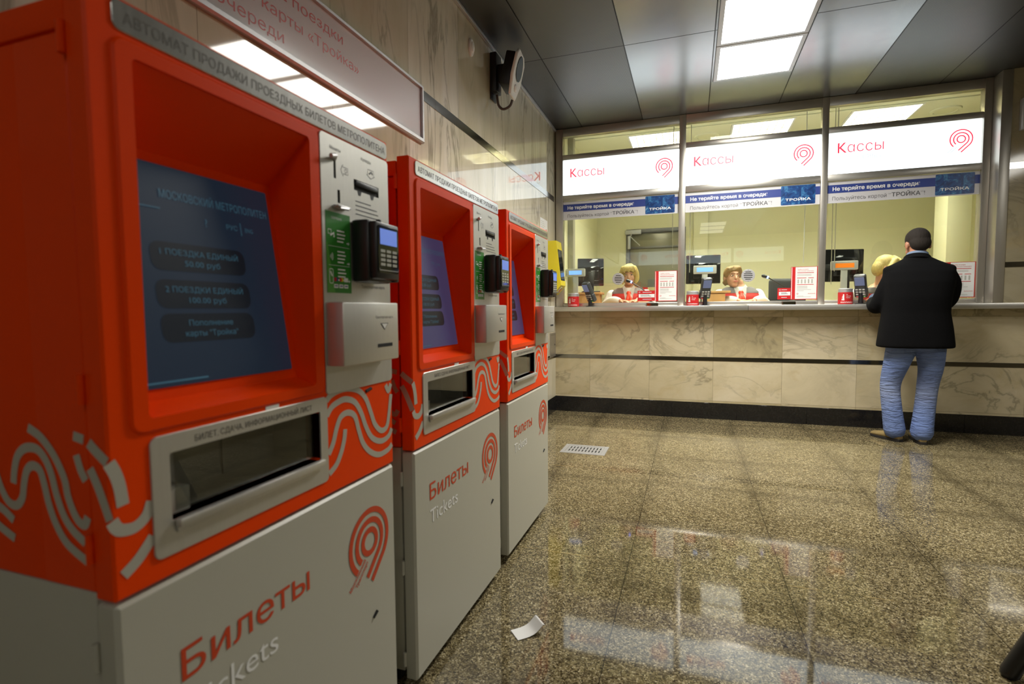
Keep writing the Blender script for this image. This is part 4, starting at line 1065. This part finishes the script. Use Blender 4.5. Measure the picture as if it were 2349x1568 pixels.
# ------------------------------------------------------------------ people
def Rz(a): return Matrix.Rotation(a, 4, 'Z')
def Rx(a): return Matrix.Rotation(a, 4, 'X')
def Ry(a): return Matrix.Rotation(a, 4, 'Y')
def head_pieces(bm, H, s=1.0, jaw=1.0):
    """head facing -y in its own frame, origin between the ears"""
    ell(bm, (0, .012*s, .030*s), (.073*s, .092*s, .088*s), H)            # skull
    ell(bm, (0, -.022*s, -.030*s), (.062*s*jaw, .070*s, .085*s), H)       # face
    ell(bm, (0, -.050*s, -.088*s), (.036*s*jaw, .036*s, .030*s), H, 12, 10)  # chin
    for x in (-1, 1):
        ell(bm, (x*.034*s, -.054*s, -.034*s), (.026*s, .024*s, .028*s), H, 12, 10)   # cheek
        ell(bm, (x*.076*s, .012*s, -.010*s), (.010*s, .020*s, .032*s), H, 12, 10)    # ear
    limb(bm, [H @ Vector((0, -.086*s, .012*s)), H @ Vector((0, -.100*s, -.014*s)), H @ Vector((0, -.106*s, -.032*s))], [.009*s, .011*s, .014*s], 10, 3)
    ell(bm, (0, -.086*s, -.060*s), (.024*s, .014*s, .012*s), H, 12, 8)   # mouth
    ell(bm, (0, -.080*s, .028*s), (.050*s, .014*s, .012*s), H, 12, 8)    # brow ridge
def face_parts(H, root, s=1.0, brow=browm, lip=lipm):
    for x in (-1, 1):
        bm = new(); ell(bm, (x*.032*s, -.0785*s, .004*s), (.0135*s, .010*s, .0058*s), H, 12, 8); e = obj('eye', bm, eyew, root)
        bm = new(); ell(bm, (x*.032*s, -.0870*s, .0045*s), (.0062*s, .003*s, .0052*s), H, 10, 8); obj('iris', bm, eyed, e)
        bm = new(); limb(bm, [H @ Vector((x*.016*s, -.0935*s, .028*s)), H @ Vector((x*.034*s, -.0915*s, .033*s)), H @ Vector((x*.052*s, -.078*s, .026*s))], [.0025*s, .003*s, .002*s], 6, 3); obj('eyebrow', bm, brow, root)
    bm = new(); limb(bm, [H @ Vector((-.024*s, -.093*s, -.060*s)), H @ Vector((0, -.1005*s, -.0585*s)), H @ Vector((.024*s, -.093*s, -.060*s))], [.0035*s, .0065*s, .0035*s], 8, 3); obj('mouth', bm, lip, root)
def shell(name, mat, parent, H, c, r, keep, thick=.008, u=48, v=32, jitter=0.0):
    """thick cap of hair over part of an ellipsoid: keep(direction) decides where it grows"""
    bm = new(); q = bmesh.ops.create_uvsphere(bm, u_segments=u, v_segments=v, radius=1.0)
    bmesh.ops.delete(bm, geom=[x for x in bm.verts if not keep(x.co)], context='VERTS')
    rnd = random.Random(3)
    for x in bm.verts:
        k = 1+jitter*math.sin(x.co.x*23+x.co.z*9)*math.cos(x.co.y*17)
        x.co = Vector((c[0]+x.co.x*r[0]*k, c[1]+x.co.y*r[1]*k, c[2]+x.co.z*r[2]*k))
    bmesh.ops.recalc_face_normals(bm, faces=bm.faces)
    bmesh.ops.solidify(bm, geom=bm.faces[:], thickness=thick)
    bmesh.ops.transform(bm, verts=bm.verts, matrix=H)
    return obj(name, bm, mat, parent)
def hand_pieces(bm, wrist, fwd, up, side, s=1.0, curl=.5):
    """palm, four unequal bent fingers and a thumb leaving the side of the palm; side = +1 when the thumb lies towards +right"""
    f = Vector(fwd).normalized(); u = (Vector(up)-f*Vector(up).dot(f)).normalized(); r = f.cross(u)
    w = Vector(wrist)
    Hm = Matrix((( r.x, f.x, u.x, w.x), (r.y, f.y, u.y, w.y), (r.z, f.z, u.z, w.z), (0, 0, 0, 1)))
    ell(bm, (0, .045*s, 0), (.038*s, .055*s, .015*s), Hm, 14, 10)
    for k, (x, l) in enumerate(((-.028, .062), (-.010, .074), (.009, .078), (.028, .068))):
        x = x*s*side; l = l*s
        a = Vector((x, .075*s, 0)); c1 = curl*.6; c2 = curl*1.3
        b = a+Vector((x*.06, math.cos(c1)*l*.45, -math.sin(c1)*l*.45)); c = b+Vector((x*.04, math.cos(c2)*l*.33, -math.sin(c2)*l*.33)); d = c+Vector((0, math.cos(c2*1.4)*l*.25, -math.sin(c2*1.4)*l*.25))
        limb(bm, [Hm @ p for p in (a, b, c, d)], [.0095*s, .009*s, .0082*s, .007*s], 8, 2)
    limb(bm, [Hm @ Vector(p) for p in ((.026*side*s, .025*s, -.002), (.050*side*s, .052*s, -.008), (.054*side*s, .082*s, -.016))], [.012*s, .011*s, .008*s], 8, 2)

def hair(mat, parent, H, style, voxel=.006):
    bm = new(); T = lambda *p: H @ Vector(p)
    if style == 'bob':
        ell(bm, (0, .018, .036), (.089, .098, .092), H); ell(bm, (0, .050, -.012), (.087, .070, .092), H)
        for x in (-1, 1):
            limb(bm, [T(x*.060, -.035, .085), T(x*.084, -.030, .02), T(x*.086, -.022, -.045), T(x*.074, -.035, -.085)], [.030, .030, .028, .016], 12)
        for i in range(9):
            x = -.066+.0165*i
            limb(bm, [T(.012+x*.25, -.015, .122), T(x*.75, -.080, .092), T(x, -.096+abs(x)*.35, .050-.012*math.sin(i*2.1)-.12*abs(x))], [.016, .017, .010], 8, 3)
    elif style == 'crop':
        ell(bm, (0, .020, .040), (.084, .096, .088), H); ell(bm, (0, .058, -.002), (.076, .056, .080), H)
        for x in (-1, 1): limb(bm, [T(x*.058, -.045, .080), T(x*.078, -.022, .040), T(x*.078, -.006, .0)], [.026, .022, .012], 12)
        for i in range(8):
            x = -.062+.0175*i
            limb(bm, [T(.045, -.005, .112), T(.018+x*.6, -.062, .098), T(x-.004, -.083+abs(x)*.40, .062+.25*max(0, x)-.15*max(0, -x))], [.016, .016, .009], 8, 3)
        limb(bm, [T(-.05, .07, -.05), T(-.045, .070, -.078)], [.028, .012], 8); limb(bm, [T(.03, .08, -.05), T(.03, .074, -.078)], [.028, .012], 8)
    else:
        ell(bm, (0, .018, .041), (.079, .094, .084), H); ell(bm, (0, .052, -.004), (.070, .055, .066), H); ell(bm, (0, -.015, .070), (.064, .074, .058), H)
    return solid('hair', bm, mat, parent, voxel, 3)
# ---- customer, seen from behind, leaning on the ledge
man = thing('person', 'man in black jacket and faded jeans leaning on the counter, seen from behind', 'person', (1.70, 4.97, 0))
O = Vector((-1.70, -4.97, 0))
def V3(*p): return Vector(p)+O
HM = Matrix.Translation(V3(1.706, 5.055, 1.578)) @ Rz(PI+.06) @ Rx(.30)
bm = new()
head_pieces(bm, HM, 1.04)
limb(bm, [V3(1.70, 5.0, 1.40), V3(1.702, 5.035, 1.50), V3(1.704, 5.045, 1.56)], [.066, .060, .058], 14)
loft(bm, [oval(-.012, 0, .80, .165, .11), oval(-.015, -.005, 1.0, .165, .105), oval(-.01, 0, 1.2, .18, .11), oval(0, .03, 1.38, .19, .09), oval(0, .05, 1.43, .08, .06)])
LA = [V3(1.545, 5.0, 1.350), V3(1.508, 5.01, 1.25), V3(1.452, 5.06, 1.095), V3(1.460, 5.19, 1.115), V3(1.492, 5.295, 1.158)]
RA = [V3(1.875, 5.0, 1.350), V3(1.922, 5.02, 1.25), V3(1.925, 5.09, 1.125), V3(1.875, 5.23, 1.140), V3(1.80, 5.33, 1.162)]
limb(bm, LA, [.055, .05, .045, .038, .028]); limb(bm, RA, [.055, .05, .045, .038, .028])
hand_pieces(bm, LA[-1], (.25, 1, -.05), (0, .1, 1), -1, 1.05, .3)
hand_pieces(bm, RA[-1], (-.6, .8, -.06), (0, .1, 1), 1, 1.05, .3)
LL = [V3(1.625, 4.985, .84), V3(1.578, 5.0, .63), V3(1.550, 5.03, .45), V3(1.560, 5.0, .24), V3(1.577, 4.985, .05)]
RL = [V3(1.785, 4.985, .84), V3(1.808, 4.995, .63), V3(1.800, 5.02, .45), V3(1.768, 4.975, .23), V3(1.745, 4.94, .05)]
limb(bm, LL, [.085, .07, .05, .05, .036]); limb(bm, RL, [.085, .07, .05, .05, .036])
solid('body', bm, skin2, man, .007, 3)
face_parts(HM, man, 1.04)
hair(darkhair, man, HM @ Matrix.Diagonal((1.04, 1.04, 1.04, 1)), 'short')
# trousers
bm = new()
limb(bm, LL[:1]+LL[1:4]+[V3(1.577, 4.985, .085)], [.118, .090, .072, .071, .076], 18); limb(bm, RL[:4]+[V3(1.745, 4.94, .085)], [.118, .088, .073, .072, .078], 18)
ell(bm, V3(1.703, 4.985, .86), (.185, .135, .13))
je = solid('jeans', bm, DENIM, man, .010, 3)
# shoes
for heel, toe in ((V3(1.603, 4.955, 0), V3(1.490, 5.115, 0)), (V3(1.742, 4.905, 0), V3(1.765, 5.13, 0))):
    dv = (toe-heel); l = dv.length; a = math.atan2(dv.y, dv.x)
    T = Matrix.Translation(heel) @ Rz(a)
    bm = new()
    rings = []
    for t_, w, h in ((-.012, .022, .050), (.01, .034, .066), (.06, .037, .070), (.11, .040, .058), (.17, .046, .048), (.215, .040, .040), (.238, .022, .030)):
        rings.append([T @ Vector((t_*l/.20, w*math.cos(2*PI*k/16), .020+max(-.004, h*.5+h*.5*math.sin(2*PI*k/16)-.012))) for k in range(16)])
    loft(bm, rings); sh = obj('shoe', bm, tan, man)
    bm = new(); out = [(-.016, -.022), (.02, -.038), (.10, -.038), (.17, -.047), (.215, -.042), (.243, -.018), (.243, .018), (.215, .042), (.17, .047), (.10, .038), (.02, .038), (-.016, .022)]
    plate(bm, MM(T, MU(0)), [(u*l/.20, v) for u, v in out], (), .001, .021, .002); obj('sole', bm, sole, sh)
# jacket
bm = new()
prof = [(.762, 1.684, 4.965, .256, .165), (.80, 1.684, 4.965, .254, .163), (.92, 1.683, 4.965, .240, .155), (1.04, 1.680, 4.965, .222, .145), (1.16, 1.685, 4.97, .226, .150), (1.28, 1.697, 4.985, .236, .150), (1.36, 1.703, 5.0, .236, .135), (1.41, 1.703, 5.012, .205, .112), (1.445, 1.703, 5.022, .135, .088), (1.478, 1.703, 5.03, .080, .074)]
loft(bm, [oval(cx+O.x, cy+O.y, z, rx, ry, 2.5) for z, cx, cy, rx, ry in prof])
limb(bm, LA[:4]+[V3(1.482, 5.262, 1.132)], [.068, .072, .064, .055, .047], 16); limb(bm, RA[:4]+[V3(1.825, 5.305, 1.148)], [.068, .072, .064, .055, .047], 16)
ell(bm, V3(1.525, 5.0, 1.378), (.062, .075, .040)); ell(bm, V3(1.885, 5.0, 1.378), (.062, .075, .040))
jk = solid('jacket', bm, blackwool, man, .011, 4)
# shirt collar
T = Matrix.Translation(V3(1.703, 5.033, 1.478)) @ Rx(-.28) @ Ry(.10)
bm = new(); lathe(bm, [(.0755, -.02), (.0745, .012), (.0700, .030), (.0660, .031), (.0670, -.02)], 32, M=T, cap=False); obj('shirt_collar', bm, shirtblue, man)
bm = new(); lathe(bm, [(.093, -.028), (.088, .000), (.080, .010), (.077, -.01)], 32, M=T @ Matrix.Translation((0, .004, 0)), cap=False); obj('jacket_collar', bm, blackwool, jk)
for w, f in ((LA[-1], Vector((.25, 1, -.12))), (RA[-1], Vector((-.6, .8, -.15)))):
    f.normalize(); bm = new(); tube(bm, [w-f*.03, w+f*.012], [.040, .038], 14); obj('shirt_cuff', bm, shirtblue, man)

# ---- seated clerks
def clerk(label, x, y, rz, head, hyaw, hpitch, hroll, hair_mat, style, lean=0.0, arms=None, zoff=0.0, scarf=True):
    p = thing('person', label, 'person', (x, y, OF), rz)
    z_ = -OF+zoff
    def t(px, py, pz):      # bend the upper body forward from the hips
        k = max(0, pz-.80); return Vector((px, py*1.0-k*math.sin(lean), .80+z_+(k*math.cos(lean) if pz > .80 else pz-.80)))
    H = Matrix.Translation(t(*head)) @ Rz(hyaw) @ Ry(hroll) @ Rx(hpitch)
    torso = [(.76, 0, .165, .125), (.90, -.005, .158, .115), (1.04, -.01, .160, .118), (1.15, -.015, .172, .128), (1.22, -.008, .184, .118), (1.27, 0, .180, .098), (1.305, .006, .140, .076), (1.335, .010, .075, .060), (1.36, .010, .054, .052)]
    def ring(z, cy, rx, ry, s=1.0, ex=0.0, n=40): return [t(q.x, q.y, q.z) for q in oval(0, cy, z, rx*s+ex, ry*s+ex, 2.3, n)]
    bm = new()
    head_pieces(bm, H, .97, .95)
    limb(bm, [t(0, .012, 1.30), t(0, (.012+head[1])*.5+.005, 1.365), H @ Vector((0, .015, -.05))], [.050, .046, .046], 14)
    loft(bm, [ring(*r, .93) for r in torso])
    A = arms or [[(-.185, .005, 1.245), (-.235, -.03, 1.14), (-.245, -.11, 1.135), (-.17, -.23, 1.180), (-.085, -.30, 1.172)], [(.185, .005, 1.245), (.235, -.03, 1.14), (.245, -.11, 1.135), (.17, -.23, 1.180), (.085, -.30, 1.172)]]
    A = [[t(*q) for q in a] for a in A]
    for a, sd in zip(A, (-1, 1)):
        limb(bm, a, [.050, .045, .040, .033, .025]); d = (a[-1]-a[-2]).normalized()
        hand_pieces(bm, a[-1], (d.x, d.y, -.02), (0, 0, 1), -sd*1, .92, .35)
    for sx in (-1, 1): limb(bm, [Vector((sx*.09, 0, .78+z_)), Vector((sx*.10, -.18, .76+z_)), Vector((sx*.10, -.33, .74+z_)), Vector((sx*.10, -.31, .45+z_)), Vector((sx*.10, -.28, .07))], [.085, .078, .060, .05, .04]); limb(bm, [Vector((sx*.10, -.26, .035)), Vector((sx*.10, -.40, .03))], [.032, .03])
    solid('body', bm, skin, p, .0065, 3)
    face_parts(H, p, .97)
    # blouse with sleeves
    bm = new(); loft(bm, [ring(*r) for r in torso[:7]]+[ring(1.325, .008, .085, .066)])
    for a in A: limb(bm, a[:4]+[a[4]*.75+a[3]*.25], [.066, .060, .054, .046, .038], 16)
    solid('blouse', bm, whitecloth, p, .009, 3)
    # waistcoat, open in a V at the neck, with grey shoulders
    rows = [(.80, -.002), (.90, -.005), (.98, -.008)]
    def vest(name, mat, z0, z1, ex):
        bm = new(); zs = np.linspace(z0, z1, 44); tz = [r[0] for r in torso]; R = []
        for z in zs:
            cy, rx, ry = (float(np.interp(z, tz, [r[i] for r in torso])) for i in (1, 2, 3))
            R.append([bm.verts.new(q) for q in ring(float(z), cy, rx, ry, 1.0, ex, 120)])
        for a, b in zip(R, R[1:]):
            for k in range(120): bm.faces.new((a[k], a[(k+1) % 120], b[(k+1) % 120], b[k]))
        kk, zc = .20, t(0, 0, 1.17)
        for sx in (-1, 1):
            bmesh.ops.bisect_plane(bm, geom=bm.verts[:]+bm.edges[:]+bm.faces[:], plane_co=(sx*.035, 0, zc.z), plane_no=Vector((sx, 0, -kk)).normalized())
        dead = [f for f in bm.faces if f.calc_center_median().y < zc.y and abs(f.calc_center_median().x) < .035+kk*(f.calc_center_median().z-zc.z)]
        bmesh.ops.delete(bm, geom=dead, context='FACES')
        bmesh.ops.delete(bm, geom=[v for v in bm.verts if not v.link_faces], context='VERTS')
        bmesh.ops.solidify(bm, geom=bm.faces[:], thickness=-.005)
        return obj(name, bm, mat, p)
    vest('waistcoat', redcloth, .80, 1.262, .012); vest('waistcoat_yoke', greycloth, 1.255, 1.318, .014)
    bm = new()
    for sx in (-1, 1):
        a = [t(sx*.006, -.086, 1.292), t(sx*.054, -.055, 1.350), t(sx*.082, -.082, 1.300), t(sx*.052, -.135, 1.225)]
        v = [bm.verts.new(q) for q in a]; bm.faces.new(v if sx > 0 else v[::-1])
    bmesh.ops.solidify(bm, geom=bm.faces[:], thickness=.006); obj('collar', bm, whitecloth, p)
    if scarf:
        bm = new(); ell(bm, t(0, -.118, 1.262), (.027, .020, .024), ID, 14, 10)
        limb(bm, [t(-.004, -.130, 1.25), t(-.014, -.148, 1.19), t(-.018, -.150, 1.13)], [.012, .018, .020], 10); limb(bm, [t(.006, -.130, 1.25), t(.018, -.150, 1.20), t(.022, -.150, 1.14)], [.012, .017, .018], 10)
        solid('neck_scarf', bm, redsilk, p, .006, 2)
    hair(hair_mat, p, H @ Matrix.Diagonal((.97, .97, .97, 1)), style)
    return p
clerk('seated clerk with a blond bob behind the left speech grille, facing the camera', -.668, 6.06, .10, (0, -.015, 1.462), .0, .05, -.04, blond, 'bob')
clerk('seated clerk with short light brown hair in the middle window, looking up to her left', .475, 6.06, .12, (-.070, -.02, 1.428), .22, -.10, .03, brownhair, 'crop', zoff=-.015,
      arms=[[(-.185, .005, 1.245), (-.235, -.02, 1.14), (-.235, -.10, 1.135), (-.15, -.22, 1.182), (-.06, -.29, 1.176)], [(.185, .005, 1.245), (.235, -.02, 1.14), (.245, -.10, 1.135), (.17, -.23, 1.182), (.09, -.30, 1.176)]])
clerk('seated blond clerk bending forward, half hidden behind the customer in the black jacket', 1.645, 6.25, .40, (-.02, -.05, 1.520), 1.0, .40, .05, blond, 'bob', lean=.42,
      arms=[[(-.185, .005, 1.245), (-.235, .05, 1.16), (-.24, .03, 1.13), (-.17, -.02, 1.16), (-.12, -.06, 1.18)], [(.185, .005, 1.245), (.235, .05, 1.16), (.24, .03, 1.13), (.17, -.02, 1.16), (.10, -.06, 1.18)]], scarf=True)
